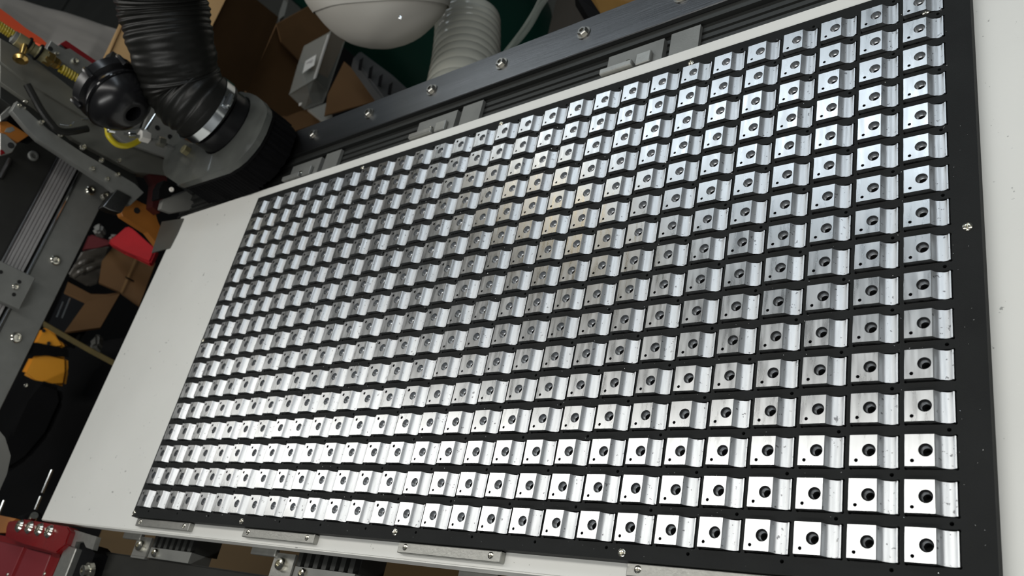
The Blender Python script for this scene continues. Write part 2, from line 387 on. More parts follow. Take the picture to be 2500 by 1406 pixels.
# swarf on tray and board
bm = B(); rnd = random.Random(3)
def chip(x, y, z, s):
    a = rnd.uniform(0, PI); d = Vec((math.cos(a), math.sin(a), rnd.uniform(0, 0.5))) * s; w = Vec((-math.sin(a), math.cos(a), 0.3)) * s * 0.28
    p = Vec((x, y, z)); vs = [bm.verts.new(q) for q in (p, p + w, p + d * 0.5 + w + Vec((0, 0, s * 0.35)), p + d, p + d * 0.6 - w * 0.4)]
    bm.faces.new(vs)
for k in range(1500):
    x, y = rnd.uniform(-0.70, 0.028), rnd.uniform(-0.018, 0.405)
    lx = (x + 0.0130) % PU - 0.0130; ly = (y + 0.0106) % PV - 0.0106
    if -0.0125 < lx < 0.0162 and -0.0104 < ly < 0.0104 and x < 0.016 and y > -0.011: continue
    chip(x, y, ZT + 0.0001, rnd.choice((0.0003, 0.0004, 0.0005, 0.0008)))
for k in range(260):
    c, r_ = rnd.randrange(0, 14), rnd.randrange(0, NR)
    chip(-c * PU + rnd.uniform(0.0085, 0.013), r_ * PV + rnd.uniform(-0.0085, 0.0085), -0.0044, rnd.uniform(0.0003, 0.0007))
for k in range(60): chip(rnd.uniform(0.034, 0.07), rnd.uniform(-0.03, 0.4), ZB + 0.0001, rnd.uniform(0.0003, 0.0006))
o = obj('metal_swarf', bm, M_chip, smooth=False); tag(o, 'tiny bright metal shavings scattered over the black tray', 'swarf'); o['kind'] = 'stuff'

# ------------------------------------------------------------------ front fence bars
barnames = ['leftmost short aluminium fence bar against the front edge of the tray', 'second aluminium fence bar from left, cross screw at each end', 'third aluminium fence bar from left, two clear cross-head screws', 'rightmost aluminium fence bar, pale, cut by the bottom of the picture']
for i, (xa, xb) in enumerate(((-0.8235, -0.714), (-0.6165, -0.5075), (-0.3990, -0.2905), (-0.1835, -0.075))):
    t = thing('fence_bar', ((xa + xb) / 2, -0.025, ZB), barnames[i], 'bar', 'aluminium fence bars along the front of the tray')
    bm = B(); box(bm, (xa, -0.0294, ZB), (xb, -0.0208, -0.0082))
    bmesh.ops.bevel(bm, geom=[e for e in bm.edges], offset=0.0005, segments=1, affect='EDGES'); obj('bar', bm, M_alu, t)
    for xs in (xa + 0.0085, xb - 0.0095):
        bm = B(); cross_screw(bm, (xs, -0.0248, -0.0083), 0.0027, 0.0006, spin=0.78); obj('screw', bm, M_bolt, t)

# ------------------------------------------------------------------ rear rail
t = thing('side_rail', (-0.6, 0.507, -0.045), 'long flat aluminium rail with a row of socket bolts behind the board', 'rail')
bm = B(); box(bm, (-1.13, 0.483, -0.021), (0.45, 0.531, -0.015)); bmesh.ops.bevel(bm, geom=[e for e in bm.edges], offset=0.0008, segments=1, affect='EDGES'); obj('flat_bar', bm, M_alud, t)
bm = B(); box(bm, (-1.13, 0.474, -0.045), (0.45, 0.525, -0.0212)); obj('support_beam', bm, M_ext, t)
for x in (-1.11, -0.995, -0.885, -0.771, -0.658, -0.546, -0.437, -0.326, -0.214):
    bm = B(); lathe(bm, (x, 0.5095, -0.015), (0, 0, 1), [(0.0078, 0), (0.0078, 0.0014), (0.004, 0.0014)], 18)
    lathe(bm, (x, 0.5095, -0.0138), (0, 0, 1), [(0.0058, 0), (0.0058, 0.0032), (0.005, 0.0042), (0.0028, 0.0042), (0.0026, 0.0012), (0, 0.001)], 6)
    obj('bolt', bm, mat('dark_zinc_bolt', (0.36, 0.35, 0.32), 0.3, 1.0), t)
t = thing('grooved_extrusion', (-0.6, 0.455, -0.06), 'dark grooved aluminium extrusion in the gap between board and rail', 'extrusion')
bm = B()
prof = [(0.4375, -0.060)]
for k in range(4):
    y = 0.4395 + k * 0.0082; prof += [(y, -0.026), (y + 0.0048, -0.026), (y + 0.0052, -0.0285), (y + 0.0078, -0.0285)]
prof += [(0.4728, -0.026), (0.4728, -0.060)]
prism(bm, [(-1.10, y, z) for y, z in prof], (1.55, 0, 0)); obj('profile', bm, M_ext, t, smooth=False)

# ------------------------------------------------------------------ front rail, cross bearers, clamps
t = thing('front_rail', (-0.5, -0.08, -0.10), 'dark steel rail running along the bottom edge in front of the board', 'rail')
bm = B(); box(bm, (-0.94, -0.135, -0.075), (0.3, -0.0575, -0.041)); bmesh.ops.bevel(bm, geom=[e for e in bm.edges], offset=0.002, segments=2, affect='EDGES'); obj('beam', bm, mat('dark_painted_steel', (0.020, 0.020, 0.018), 0.55, 0.0, noise=0.25, nscale=20, spec=0.2), t)
bm = B(); box(bm, (-0.94, -0.131, -0.100), (0.3, -0.062, -0.0752)); obj('lower_flange', bm, M_ext, t)
lb = ['leftmost ribbed cross bearer under the board, bolted to the front rail', 'second ribbed cross bearer from left with large bolt under the board', 'third ribbed cross bearer under the board, under the long fence bar', 'ribbed cross bearer under the right part of the board']
for i, xo in enumerate((-0.852, -0.585, -0.318, -0.051)):
    t = thing('cross_bearer', (xo, 0.2, -0.075), lb[i], 'bearer', 'cross bearers under the board')
    bm = B(); prof = [(0.022, -0.070)]
    for k in range(7):
        x = 0.022 + k * 0.0125; prof += [(x, -0.0405), (x + 0.0065, -0.0405), (x + 0.0068, -0.047), (x + 0.0122, -0.047)]
    prof += [(0.112, -0.0405), (0.112, -0.070)]
    prism(bm, [(xo + x, -0.0455, z) for x, z in prof], (0, 0.4855, 0)); obj('profile', bm, M_ext, t, smooth=False)
    bm = B(); box(bm, (xo - 0.010, -0.0575, -0.0405), (xo + 0.0215, -0.036, -0.0375)); box(bm, (xo - 0.010, -0.060, -0.064), (xo + 0.0215, -0.0577, -0.0375)); obj('angle_bracket', bm, M_alu, t, smooth=False)
    bm = B(); socket_bolt(bm, (xo + 0.006, -0.0465, -0.0375), (0, 0, 1), 0.0062, 0.006); obj('bolt', bm, M_bolt, t)
    bm = B(); box(bm, (xo + 0.0225, -0.0573, -0.066), (xo + 0.108, -0.0460, -0.0400)); obj('end_plate', bm, M_plate, t)
    bm = B(); socket_bolt(bm, (xo + 0.038, -0.0517, -0.0400), (0, 0, 1), 0.0046, 0.0045); obj('bolt', bm, M_bolt, t)
fl = ['pale metal clamp tab under the front board edge near its left end', 'pale metal clamp tab under the front board edge, second from left', 'pale metal clamp tab under the front board edge, at bottom of picture']
for i, xo in enumerate((-0.892, -0.632, -0.352)):
    bm = B(); box(bm, (xo, -0.0405, -0.040), (xo + 0.040, -0.030, -0.0345)); bmesh.ops.bevel(bm, geom=[e for e in bm.edges], offset=0.0008, segments=1, affect='EDGES')
    tag(obj('clamp_tab', bm, M_alu), fl[i], 'clamp', 'front board clamps')
rl = ['grey clamp bracket behind the board, farthest left, dusty', 'grey clamp bracket behind the board with a screw, middle one', 'grey clamp bracket behind the board with a raised pale bar, right one']
for i, xo in enumerate((-0.800, -0.556, -0.290)):
    t = thing('clamp_bracket', (xo + 0.03, 0.452, -0.03), rl[i], 'clamp', 'rear board clamps')
    bm = B(); box(bm, (xo, 0.4385, -0.0255), (xo + 0.062, 0.466, -0.019)); box(bm, (xo + 0.068, 0.4385, -0.0255), (xo + 0.098, 0.470, -0.021)); obj('base_plate', bm, M_plate, t)
    bm = B(); box(bm, (xo - 0.002, 0.4375, -0.0189), (xo + 0.034, 0.4440, -0.0105)); box(bm, (xo + 0.036, 0.4385, -0.0189), (xo + 0.052, 0.452, -0.0142))
    bmesh.ops.bevel(bm, geom=[e for e in bm.edges], offset=0.0008, segments=1, affect='EDGES'); obj('clamp_bar', bm, M_alu if i else M_plate, t)
    bm = B(); cross_screw(bm, (xo + 0.026, 0.4475, -0.0188), 0.0042, 0.003); obj('screw', bm, M_bolt, t)
# board corner: its shade painted in as a thin grey overlay
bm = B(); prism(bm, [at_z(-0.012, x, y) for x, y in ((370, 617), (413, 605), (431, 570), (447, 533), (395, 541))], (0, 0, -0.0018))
tag(obj('shaded_corner', bm, mat('shaded_board_grey', (0.085, 0.085, 0.075), 0.4)), 'far left board corner with its shade painted grey', 'plate')

# ------------------------------------------------------------------ gantry beam (face plane x = GX)
GX = -1.200
t = thing('gantry_beam', (GX - 0.03, 0.3, 0.05), 'dark steel gantry beam with ridged rail crossing the left of the bed', 'gantry')
bm = B(); box(bm, (GX - 0.012, -0.20, 0.052), (GX, 0.70, 0.100)); bmesh.ops.bevel(bm, geom=[e for e in bm.edges], offset=0.0012, segments=1, affect='EDGES'); obj('lower_plate', bm, M_plate, t)
bm = B(); prism(bm, [(GX, y, z) for y, z in ((-0.05, 0.0515), (0.03, 0.0515), (0.075, 0.046), (0.066, 0.030), (0.045, 0.012), (0.02, 0.006), (-0.05, 0.004))], (-0.010, 0, 0)); obj('end_bracket', bm, M_grey, t)
bm = B(); socket_bolt(bm, at_x(GX, 63, 941), (1, 0, 0), 0.003, 0.003); obj('bolt', bm, M_bolt, t)
bm = B(); box(bm, (GX - 0.012, -0.20, 0.142), (GX - 0.002, 0.56, 0.33)); obj('upper_plate', bm, M_blk_plate, t)
bm = B(); box(bm, (GX - 0.03, -0.20, 0.1005), (GX - 0.007, 0.70, 0.1415)); obj('channel', bm, M_blk_plate, t)
bm = B(); prof = [(GX - 0.0068, 0.110)]
for k in range(5):
    z = 0.110 + k * 0.0052; prof += [(GX + 0.004, z), (GX + 0.004, z + 0.0034), (GX + 0.0022, z + 0.0038), (GX + 0.0022, z + 0.0050)]
prof += [(GX + 0.004, 0.136), (GX + 0.004, 0.1375), (GX - 0.0068, 0.1375)]
prism(bm, [(x, -0.2, z) for x, z in prof], (0, 0.69, 0)); obj('ridged_rail', bm, M_ridge, t, smooth=False)
bm = B(); tube(bm, [Vec((GX + 0.001, -0.2, 0.1035)), Vec((GX + 0.001, 0.48, 0.1035))], 0.0026, 10); obj('guide_rod', bm, M_steel, t)
bm = B(); tube(bm, [Vec((GX + 0.001, -0.2, 0.1405)), Vec((GX + 0.001, 0.48, 0.1405))], 0.0018, 10); obj('guide_rod', bm, M_alud, t)
bm = B(); box(bm, (GX + 0.005, 0.235, 0.0955), (GX + 0.019, 0.288, 0.150)); bmesh.ops.bevel(bm, geom=[e for e in bm.edges], offset=0.001, segments=1, affect='EDGES'); cb = obj('bearing_block', bm, M_plate, t)
bm = B(); socket_bolt(bm, at_x(GX + 0.019, 37, 700), (1, 0, 0), 0.0045, 0.003); obj('bolt', bm, M_bolt, cb)
for px in ((47, 688), (34, 719), (2, 664)):
    bm = B(); lathe(bm, at_x(GX + 0.0192, *px), (1, 0, 0), [(0.0028, 0), (0.0028, 0.0004), (0, 0.0004)], 12); obj('hole', bm, M_dkhole, cb)
for y in (0.071, 0.201, 0.331, 0.459, 0.589):
    bm = B(); socket_bolt(bm, (GX, y, 0.077), (1, 0, 0), 0.0078, 0.0045, 0.55); obj('bolt', bm, M_bolt, t)
bm = B(); socket_bolt(bm, at_x(GX - 0.002, 80, 381), (1, 0, 0), 0.0078, 0.0045, 0.55); obj('bolt', bm, M_plate, t)
bm = B(); tube(bm, [at_x(GX + 0.002, 25, 388), at_x(GX + 0.002, 0, 435)], 0.0035, 10); obj('edge_trim', bm, M_alud, t)

# ------------------------------------------------------------------ z axis carriage; panels standing in planes x = const
ZX = -1.10
def slab(name, m, parent, x, pts, th, label=None, bev=0.0008):
    bm = B(); prism(bm, [at_x(x, *p) for p in pts], (-th, 0, 0))
    if bev: bmesh.ops.bevel(bm, geom=[e for e in bm.edges], offset=bev, segments=1, affect='EDGES')
    return obj(name, bm, m, parent, label=label)
t = thing('z_carriage', (-1.12, 0.50, 0.03), 'upright grey carriage of plates and extrusions on the gantry beside the dust shoe', 'carriage')
slab('side_plate', M_plate, t, ZX, [(42, 246), (118, 318), (200, 372), (330, 448), (352, 470), (318, 502), (262, 452), (180, 398), (94, 342), (70, 318), (28, 270)], 0.012)
slab('corner_block', M_alud, t, ZX + 0.004, [(286, 462), (322, 480), (296, 520), (268, 512), (252, 504)], 0.02)
slab('front_extrusion', M_zg, t, ZX - 0.012, [(0, 92), (60, 128), (150, 196), (232, 262), (236, 300), (228, 300), (150, 252), (60, 196), (0, 150)], 0.03)
slab('middle_extrusion', M_zg, t, ZX - 0.018, [(0, 156), (60, 200), (140, 250), (238, 306), (330, 352), (400, 388), (420, 430), (330, 420), (180, 340), (90, 262), (0, 200)], 0.03)
slab('inner_extrusion', M_ext, t, ZX - 0.028, [(0, 205), (90, 268), (180, 345), (330, 425), (345, 470), (240, 415), (120, 330), (60, 282), (0, 240)], 0.03)
slab('mounting_plate', M_grey, t, ZX - 0.006, [(372, 250), (385, 275), (470, 345), (490, 372), (430, 392), (300, 345), (270, 320), (330, 318), (352, 312)], 0.008)
for px in ((384, 312), (415, 334)):
    bm = B(); lathe(bm, at_x(ZX - 0.006, *px), (1, 0, 0), [(0.0042, 0), (0.0042, 0.0005), (0.0030, 0.0006), (0.0028, 0.0002), (0, 0.0002)], 14); obj('hole', bm, M_dkhole, t)
for px, rr in (((62, 249), 0.0035), ((100, 299), 0.004), ((147, 328), 0.0045), ((200, 360), 0.005), ((246, 392), 0.004), ((290, 392), 0.0035), ((60, 264), 0.002), ((48, 258), 0.003), ((225, 412), 0.0035), ((287, 427), 0.0035), ((262, 437), 0.003)):
    bm = B(); socket_bolt(bm, at_x(ZX, *px), (1, 0, 0), rr, rr * 1.2); obj('bolt', bm, M_bolt, t)
bm = B(); lathe(bm, at_x(ZX + 0.0042, 279, 504), (1, 0, 0), [(0.0035, 0), (0.0035, 0.0005), (0, 0.0005)], 14); obj('hole', bm, M_dkhole, t)
bm = B(); socket_bolt(bm, at_x(-1.17, 256, 480), (1, 0, 0), 0.0075, 0.008); obj('bolt', bm, M_bolt, t)
# black cable along carriage, and silver wire
bm = B(); tube(bm, spline([at_x(ZX + 0.012, *p) for p in ((66, 206), (80, 232), (100, 268), (124, 300), (142, 318), (170, 322), (214, 314))], 6), 0.0052, 10)
tag(obj('black_cable', bm, M_rubber), 'black cable curling over the upright grey carriage', 'cable')
bm = B(); tube(bm, spline([at_x(ZX + 0.016, *p) for p in ((145, 303), (160, 306), (172, 305), (181, 297))], 6), 0.0012, 8)
tag(obj('wire_clip', bm, M_steel), 'bright bent wire beside the black cable on the carriage', 'wire')
bm = B(); tube(bm, spline([at_x(ZX + 0.016, *p) for p in ((198, 291), (218, 290), (228, 284), (236, 286))], 6), 0.0012, 8); tube(bm, [at_x(ZX + 0.016, 220, 296), at_x(ZX + 0.016, 236, 287)], 0.0014, 8)
tag(obj('wire_clip', bm, M_steel), 'small bright wire clip at the foot of the black motor cover', 'wire')
# black dark bracket + orange block behind the carriage on the far left
bm = B(); prism(bm, [at_x(-1.15, *p) for p in ((26, 271), (94, 303), (88, 340), (70, 336), (16, 296))], (-0.03, 0, 0)); tag(obj('sensor_housing', bm, M_black), 'matt black housing set into the left side of the carriage', 'housing')
t = thing('amber_block', at_x(-1.14, 35, 330), 'orange and brown striped block beside the black housing at far left', 'block')
slab('block_body', M_orbr, t, -1.14, [(0, 297), (18, 296), (72, 330), (44, 348), (0, 322)], 0.03)
slab('dark_band', M_grey, t, -1.1395, [(16, 312), (32, 308), (38, 318), (24, 325), (10, 322)], 0.006)
t = thing('end_bracket', at_x(-1.13, 15, 350), 'small light metal bracket with a hole at the far left edge', 'bracket')
slab('plate', M_alu, t, -1.13, [(0, 324), (14, 327), (42, 352), (30, 372), (0, 380)], 0.012)
bm = B(); lathe(bm, at_x(-1.1298, 27, 355), (1, 0, 0), [(0.0045, 0), (0.0045, 0.0004), (0, 0.0004)], 14); obj('hole', bm, M_dkhole, t)
slab('red_washer', M_red, t, -1.1285, [(0, 365), (8, 366), (14, 374), (4, 378), (0, 377)], 0.004)
t = thing('light_bracket', at_x(-1.13, 20, 275), 'pale slanted metal bracket above the black housing at far left', 'bracket')
slab('plate', M_alu, t, -1.13, [(0, 282), (40, 244), (44, 250), (22, 284), (0, 298)], 0.01)

# blue-grey plate with bolts and the red strip
t = thing('bolted_side_bar', at_x(-1.11, 180, 180), 'blue-grey metal bar with bolts beside the dark red strip', 'bar')
slab('bar', M_alu, t, -1.11, [(125, 98), (112, 122), (135, 140), (160, 156), (228, 208), (238, 184), (262, 174), (232, 160), (172, 118), (160, 122), (140, 112)], 0.016)
for px, rr in (((138, 131), 0.003), ((182, 150), 0.005), ((228, 186), 0.005)):
    bm = B(); socket_bolt(bm, at_x(-1.11, *px), (1, 0, 0), rr, rr); obj('bolt', bm, M_bolt, t)
bm = B(); lathe(bm, at_x(-1.1098, 123, 119), (1, 0, 0), [(0.0035, 0), (0.0035, 0.0004), (0, 0.0004)], 14); obj('hole', bm, M_dkhole, t)
t = thing('red_strip', at_x(-1.14, 200, 140), 'dark red metal strip slanting behind the blue-grey bar', 'strip')
slab('strip', M_redd, t, -1.14, [(146, 107), (162, 98), (172, 106), (262, 166), (258, 176), (176, 124)], 0.01)
slab('end_cap', M_steel, t, -1.138, [(142, 110), (150, 108), (162, 120), (158, 127), (148, 122)], 0.01)
# brass fittings and valve
t = thing('air_line', at_x(-1.09, 80, 100), 'brass and olive air fittings tied along the top of the carriage', 'fitting')
A0, A1 = at_x(-1.09, 30, 88), at_x(-1.09, 142, 158); ax = (A1 - A0)
def pt(f): return A0 + ax * f
bm = B(); lathe(bm, pt(0.06), ax, [(0.006, 0), (0.010, 0.002), (0.010, 0.022), (0.008, 0.024), (0.008, 0.030), (0.010, 0.032), (0.010, 0.052), (0.006, 0.056)], 14); obj('coupling', bm, M_oliveb, t)
bm = B(); lathe(bm, pt(0.66), ax, [(0.005, 0), (0.011, 0.003), (0.012, 0.012), (0.009, 0.014), (0.009, 0.020), (0.006, 0.024)], 6); obj('brass_nut', bm, M_brass, t)
bm = B(); c0 = at_x(-1.085, 60, 112); c1 = at_x(-1.075, 49, 148); lathe(bm, c0, c1 - c0, [(0.005, 0), (0.0045, 0.012), (0.004, 0.018), (0.009, 0.024), (0.010, 0.028), (0.006, 0.031)], 12); obj('valve_stem', bm, M_brass, t)
for f in (0.32, 0.56):
    bm = B(); u = frame(ax)[0]; ring = [pt(f) + (frame(ax)[1] * math.cos(a) + frame(ax)[2] * math.sin(a)) * 0.0115 for a in [2 * PI * k / 20 for k in range(21)]]; tube(bm, ring, 0.0018, 6); obj('tie', bm, M_black, t)
bm = B(); lathe(bm, pt(-0.02), ax, [(0.004, 0), (0.009, 0.002), (0.009, 0.012), (0.005, 0.014)], 12); obj('end_ring', bm, M_plate, t)
def coil(pts, r1, r0, turns):
    pts = spline([Vec(p) for p in pts], 60); n = len(pts); out = []; up = None
    for i, p in enumerate(pts):
        tt = (pts[min(i + 1, n - 1)] - pts[max(i - 1, 0)]).normalized(); a_, u, w = frame(tt); a = 2 * PI * turns * i / n
        out.append(p + u * r1 * math.cos(a) + w * r1 * math.sin(a))
    return out
bm = B(); tube(bm, coil([at_x(-1.09, -10, 58), at_x(-1.09, 30, 84)], 0.005, 0, 7), 0.0022, 6); tag(obj('coiled_tube', bm, M_yeld), 'short dull yellow coiled air tube at the top left edge', 'tube')
t = thing('yellow_coil', at_x(-1.09, 180, 190), 'yellow coiled air tube ending in a bright bend above the motor cover', 'tube')
bm = B(); tube(bm, coil([at_x(-1.09, 148, 166), at_x(-1.09, 186, 190)], 0.0050, 0, 6), 0.0020, 6); obj('coil', bm, M_yeld, t)
bm = B(); tube(bm, spline([at_x(-1.09, *p) for p in ((186, 190), (200, 200), (213, 216), (216, 232))], 6), 0.0056, 12); obj('bend', bm, M_yel, t)
bm = B(); tube(bm, spline([at_x(-1.05, *p) for p in ((252, 303), (262, 312), (266, 332), (285, 352), (310, 356), (335, 346), (344, 336))], 6), 0.0042, 12)
tag(obj('yellow_tube_loop', bm, M_yel), 'bright yellow air tube looping under the silver fittings', 'tube')
t = thing('silver_fittings', at_x(-1.045, 340, 330), 'row of silver push fittings below the black motor cover', 'fitting')
fp = [(262, 316), (280, 320), (312, 328), (330, 328), (356, 334), (362, 336), (384, 344), (404, 350), (430, 362)]
fr = [0.003, 0.005, 0.005, 0.003, 0.0085, 0.004, 0.0085, 0.004, 0.003]
for i in (0, 2, 4, 6):
    a, b = at_x(-1.045, *fp[i]), at_x(-1.045, *fp[i + 1] if i + 1 < len(fp) else fp[i]); L_ = (b - a).length * (1.0 if i < 4 else 0.9)
    bm = B(); lathe(bm, a, b - a, [(fr[i] * 0.7, 0), (fr[i + 1] if i == 0 else fr[i], 0.001), (fr[i + 1] if i == 0 else fr[i], L_ * 0.9), (fr[i] * 0.6, L_)], 6 if i >= 4 else 12); obj('fitting', bm, M_steel if i < 4 else M_bolt, t)
a, b = at_x(-1.045, 340, 330), at_x(-1.045, 362, 336)
bm = B(); lathe(bm, a, b - a, [(0.007, 0), (0.009, 0.001), (0.009, 0.014), (0.006, 0.016)], 6); obj('nut', bm, M_white, t)
bm = B(); tube(bm, spline([at_x(-1.045, *p) for p in ((300, 327), (350, 336), (400, 350), (440, 372), (470, 388))], 5), 0.0028, 8); obj('stem', bm, M_plate, t)
t = thing('shoe_fitting', at_x(-1.0, 465, 380), 'bent brass-grey fitting on top of the clear shoe plate', 'fitting')
a, b = at_x(-0.99, 446, 362), at_x(-0.99, 470, 378)
bm = B(); lathe(bm, a, b - a, [(0.006, 0), (0.0075, 0.001), (0.0075, 0.013), (0.005, 0.016)], 6); obj('body', bm, M_oliveb, t)
bm = B(); tube(bm, spline([b, at_x(-0.985, 478, 384), at_x(-0.98, 474, 396)], 6), 0.004, 10); obj('elbow', bm, M_oliveb, t)
# orange-brown plate with a hole, below the carriage
t = thing('orange_bracket', at_x(-1.14, 340, 530), 'orange-brown bracket plate with a round hole left of the board corner', 'bracket')
slab('plate', M_orbr, t, -1.14, [(308, 484), (330, 486), (378, 510), (384, 540), (405, 580), (386, 600), (362, 566), (300, 528), (296, 520)], 0.015)
bm = B(); lathe(bm, at_x(-1.1398, 334, 514), (1, 0, 0), [(0.005, 0), (0.005, 0.0005), (0, 0.0005)], 16); obj('hole', bm, M_dkhole, t)

# ------------------------------------------------------------------ dust shoe
t = SHOE = thing('dust_shoe', (-0.93, 0.50, ZB), 'clear plastic dust shoe with black brush skirt over the tray corner', 'dust shoe')
pl = [at_z(0.045, *p) for p in ((399, 392), (397, 410), (402, 428), (436, 451), (491, 433), (548, 414), (572, 399), (589, 385), (607, 365), (623, 344), (637, 318), (646, 294), (652, 276), (651, 262), (639, 244), (626, 234), (609, 227), (588, 224), (568, 227))]
back = [Vec((-0.975, 0.598, 0.045)), Vec((-1.04, 0.585, 0.045)), Vec((-1.075, 0.545, 0.045))]
ring_c = at_z(0.075, 512, 295)
opening = [Vec((ring_c.x + 0.054 * math.cos(a), ring_c.y + 0.054 * math.sin(a), 0)) for a in [2 * PI * k / 24 for k in range(24)]]
outline = pl + back
def plate_with_hole(bm, outer, inner, z0, z1):
    for z in (z0, z1):
        vo = [bm.verts.new((p.x, p.y, z)) for p in outer]; vi = [bm.verts.new((p.x, p.y, z)) for p in inner]
        e = [bm.edges.new((l[i], l[(i + 1) % len(l)])) for l in (vo, vi) for i in range(len(l))]
        bmesh.ops.triangle_fill(bm, use_beauty=True, edges=e, normal=(0, 0, 1))
        if z == z0: lo = (vo, vi)
        else:
            for a, b in zip(lo, (vo, vi)):
                for i in range(len(a)): bm.faces.new((a[i], a[(i + 1) % len(a)], b[(i + 1) % len(a)], b[i]))
cen = Vec((sum(p.x for p in outline) / len(outline), sum(p.y for p in outline) / len(outline), 0))
hc = Vec((-0.902, 0.522, 0))
opening = [Vec((hc.x + 0.0495 * math.cos(a), hc.y + 0.0495 * math.sin(a), 0)) for a in [2 * PI * k / 28 for k in range(28)]]
bm = B(); plate_with_hole(bm, outline, opening, 0.036, 0.045); obj('shoe_plate', bm, M_acry, t)
bm = B(); prism(bm, [cen + (Vec((p.x, p.y, 0)) - cen) * 0.985 + Vec((0, 0, 0.0358)) for p in outline], (0, 0, -0.005)); obj('brush_holder', bm, M_black, t)
# bristle skirt: corrugated wall made of bristle tufts
bm = B(); ol = []
for i in range(len(outline)):
    a, b = outline[i], outline[(i + 1) % len(outline)]; n = max(1, int((b - a).length / 0.004))
    for k in range(n): ol.append(a + (b - a) * k / n)
top, bot = [], []
for i, p in enumerate(ol):
    s = 0.978 if i % 2 else 0.962
    q = cen + (Vec((p.x, p.y, 0)) - cen) * s; top.append(bm.verts.new((q.x, q.y, 0.0308)))
    q = cen + (Vec((p.x, p.y, 0)) - cen) * (s + random.uniform(-0.01, 0.015)); zb = -0.0030 if (q.x > X0 - 0.004 and q.y < Y1 + 0.004) else (-0.0125 if q.y < 0.436 else -0.0085)
    bot.append(bm.verts.new((q.x, q.y, zb + random.uniform(0, 0.0012))))
for i in range(len(ol)): bm.faces.new((top[i], top[(i + 1) % len(ol)], bot[(i + 1) % len(ol)], bot[i]))
bm.faces.new(top)
obj('brush_skirt', bm, M_brush, t, smooth=False)
bm = B(); lathe(bm, (hc.x, hc.y, 0.0365), (0, 0, 1), [(0.047, -0.004), (0.0475, 0), (0.0475, 0.030), (0.046, 0.031), (0.044, 0.031)], 36); obj('hose_port', bm, M_blackp, t)
# hose
D0 = (Vec((hc.x, hc.y, 0.062)) - CP).length
hp = [Vec((hc.x, hc.y, 0.070)), Vec((hc.x, hc.y + 0.002, 0.095)), at_y(0.538, 448, 214), at_y(0.568, 421, 118), at_y(0.610, 396, 3), at_y(0.64, 378, -110), at_y(0.66, 360, -230)]
hs = spline(hp, 60); ac = [0.0]
for a, b in zip(hs, hs[1:]): ac.append(ac[-1] + (b - a).length)
hu = []; k = 0; NH = 300
for i in range(NH + 1):
    g = ac[-1] * i / NH
    while k < len(ac) - 2 and ac[k + 1] < g: k += 1
    hu.append(hs[k].lerp(hs[k + 1], (g - ac[k]) / max(1e-9, ac[k + 1] - ac[k])))
hs = [sum((hu[j] for j in range(max(0, i - min(i, 16, NH - i)), i + min(i, 16, NH - i) + 1)), Vec((0, 0, 0))) / (2 * min(i, 16, NH - i) + 1) for i in range(NH + 1)]
def hr(i):
    f = i / len(hs)
    s_ = f * ac[-1]
    if s_ < 0.022: return 0.0505
    amp = 0.0010 if (s_ < 0.075 or s_ > 0.125) else 0.0003
    return 0.0505 + 0.0115 * min(1, max(0, (s_ - 0.02) / 0.2)) + amp * math.sin(s_ * 2 * PI / 0.0085) + 0.001 * math.sin(i * 0.21)
bm = B(); tube(bm, hs, hr, 36); ho = obj('dust_hose', bm, M_rubber); tag(ho, 'thick black ribbed rubber hose rising from the dust shoe', 'hose')
t2 = thing('hose_clamp', (hc.x, hc.y, 0.074), 'shiny steel band clamp around the foot of the black hose', 'clamp')
bm = B(); lathe(bm, (hc.x, hc.y, 0.074), (0, 0, 1), [(0.0517, 0), (0.0526, 0), (0.0526, 0.013), (0.0517, 0.013)], 48, closed=False); obj('band', bm, M_steel, t2)
sp = at_z(0.075, 572, 250); dv = Vec((sp.x - hc.x, sp.y - hc.y, 0)).normalized(); cc = Vec((hc.x, hc.y, 0.0805)) + dv * 0.0575; tg = Vec((-dv.y, dv.x, 0))
bm = B(); lathe(bm, cc - tg * 0.010, tg, [(0.0035, 0), (0.0055, 0.001), (0.0055, 0.013), (0.004, 0.014), (0.004, 0.019), (0.0025, 0.020)], 10); obj('worm_screw', bm, M_steel, t2)

# ------------------------------------------------------------------ black motor cover
mc_c = at_d(1.27, 312, 264); axd = (at_d(1.22, 359, 312) - at_d(1.275, 264, 217)).normalized()
t = thing('motor_cover', mc_c - axd * 0.05, 'glossy black moulded motor cover with round hole beside the hose', 'cover')
bm = B(); lathe(bm, mc_c - axd * 0.055, axd, [(0.043, 0), (0.047, 0.004), (0.047, 0.018), (0.041, 0.022), (0.044, 0.028), (0.045, 0.036), (0.041, 0.050), (0.031, 0.062), (0.023, 0.067), (0.018, 0.069), (0.0118, 0.068), (0.0108, 0.050), (0, 0.050)], 36); obj('housing', bm, M_blackp, t)
_, uu, ww = frame(axd)
for k in range(6):
    a = 2 * PI * k / 6 + 0.35; q = mc_c - axd * 0.052 + (uu * math.cos(a) + ww * math.sin(a)) * 0.0475
    bm = B(); lathe(bm, q, axd, [(0.003, 0), (0.004, 0.002), (0.004, 0.018), (0.003, 0.020)], 8); obj('lug', bm, M_blackp, t)
for k in range(5):
    a = 0.9 + k * 0.28; q = mc_c - axd * 0.05 + (uu * math.cos(a) + ww * math.sin(a)) * 0.049
    bm = B(); prism(bm, [q - axd * 0.004 - uu * 0.002, q + axd * 0.016 - uu * 0.002, q + axd * 0.016 + uu * 0.002, q - axd * 0.004 + uu * 0.002], (uu * math.cos(a) + ww * math.sin(a)) * 0.004); obj('rib', bm, M_gloss, t)
bm = B(); ring = [mc_c + axd * -0.020 + (uu * math.cos(a) + ww * math.sin(a)) * 0.0455 for a in [2 * PI * k / 40 for k in range(41)]]; tube(bm, ring, 0.0022, 8); obj('rim', bm, M_gloss, t)
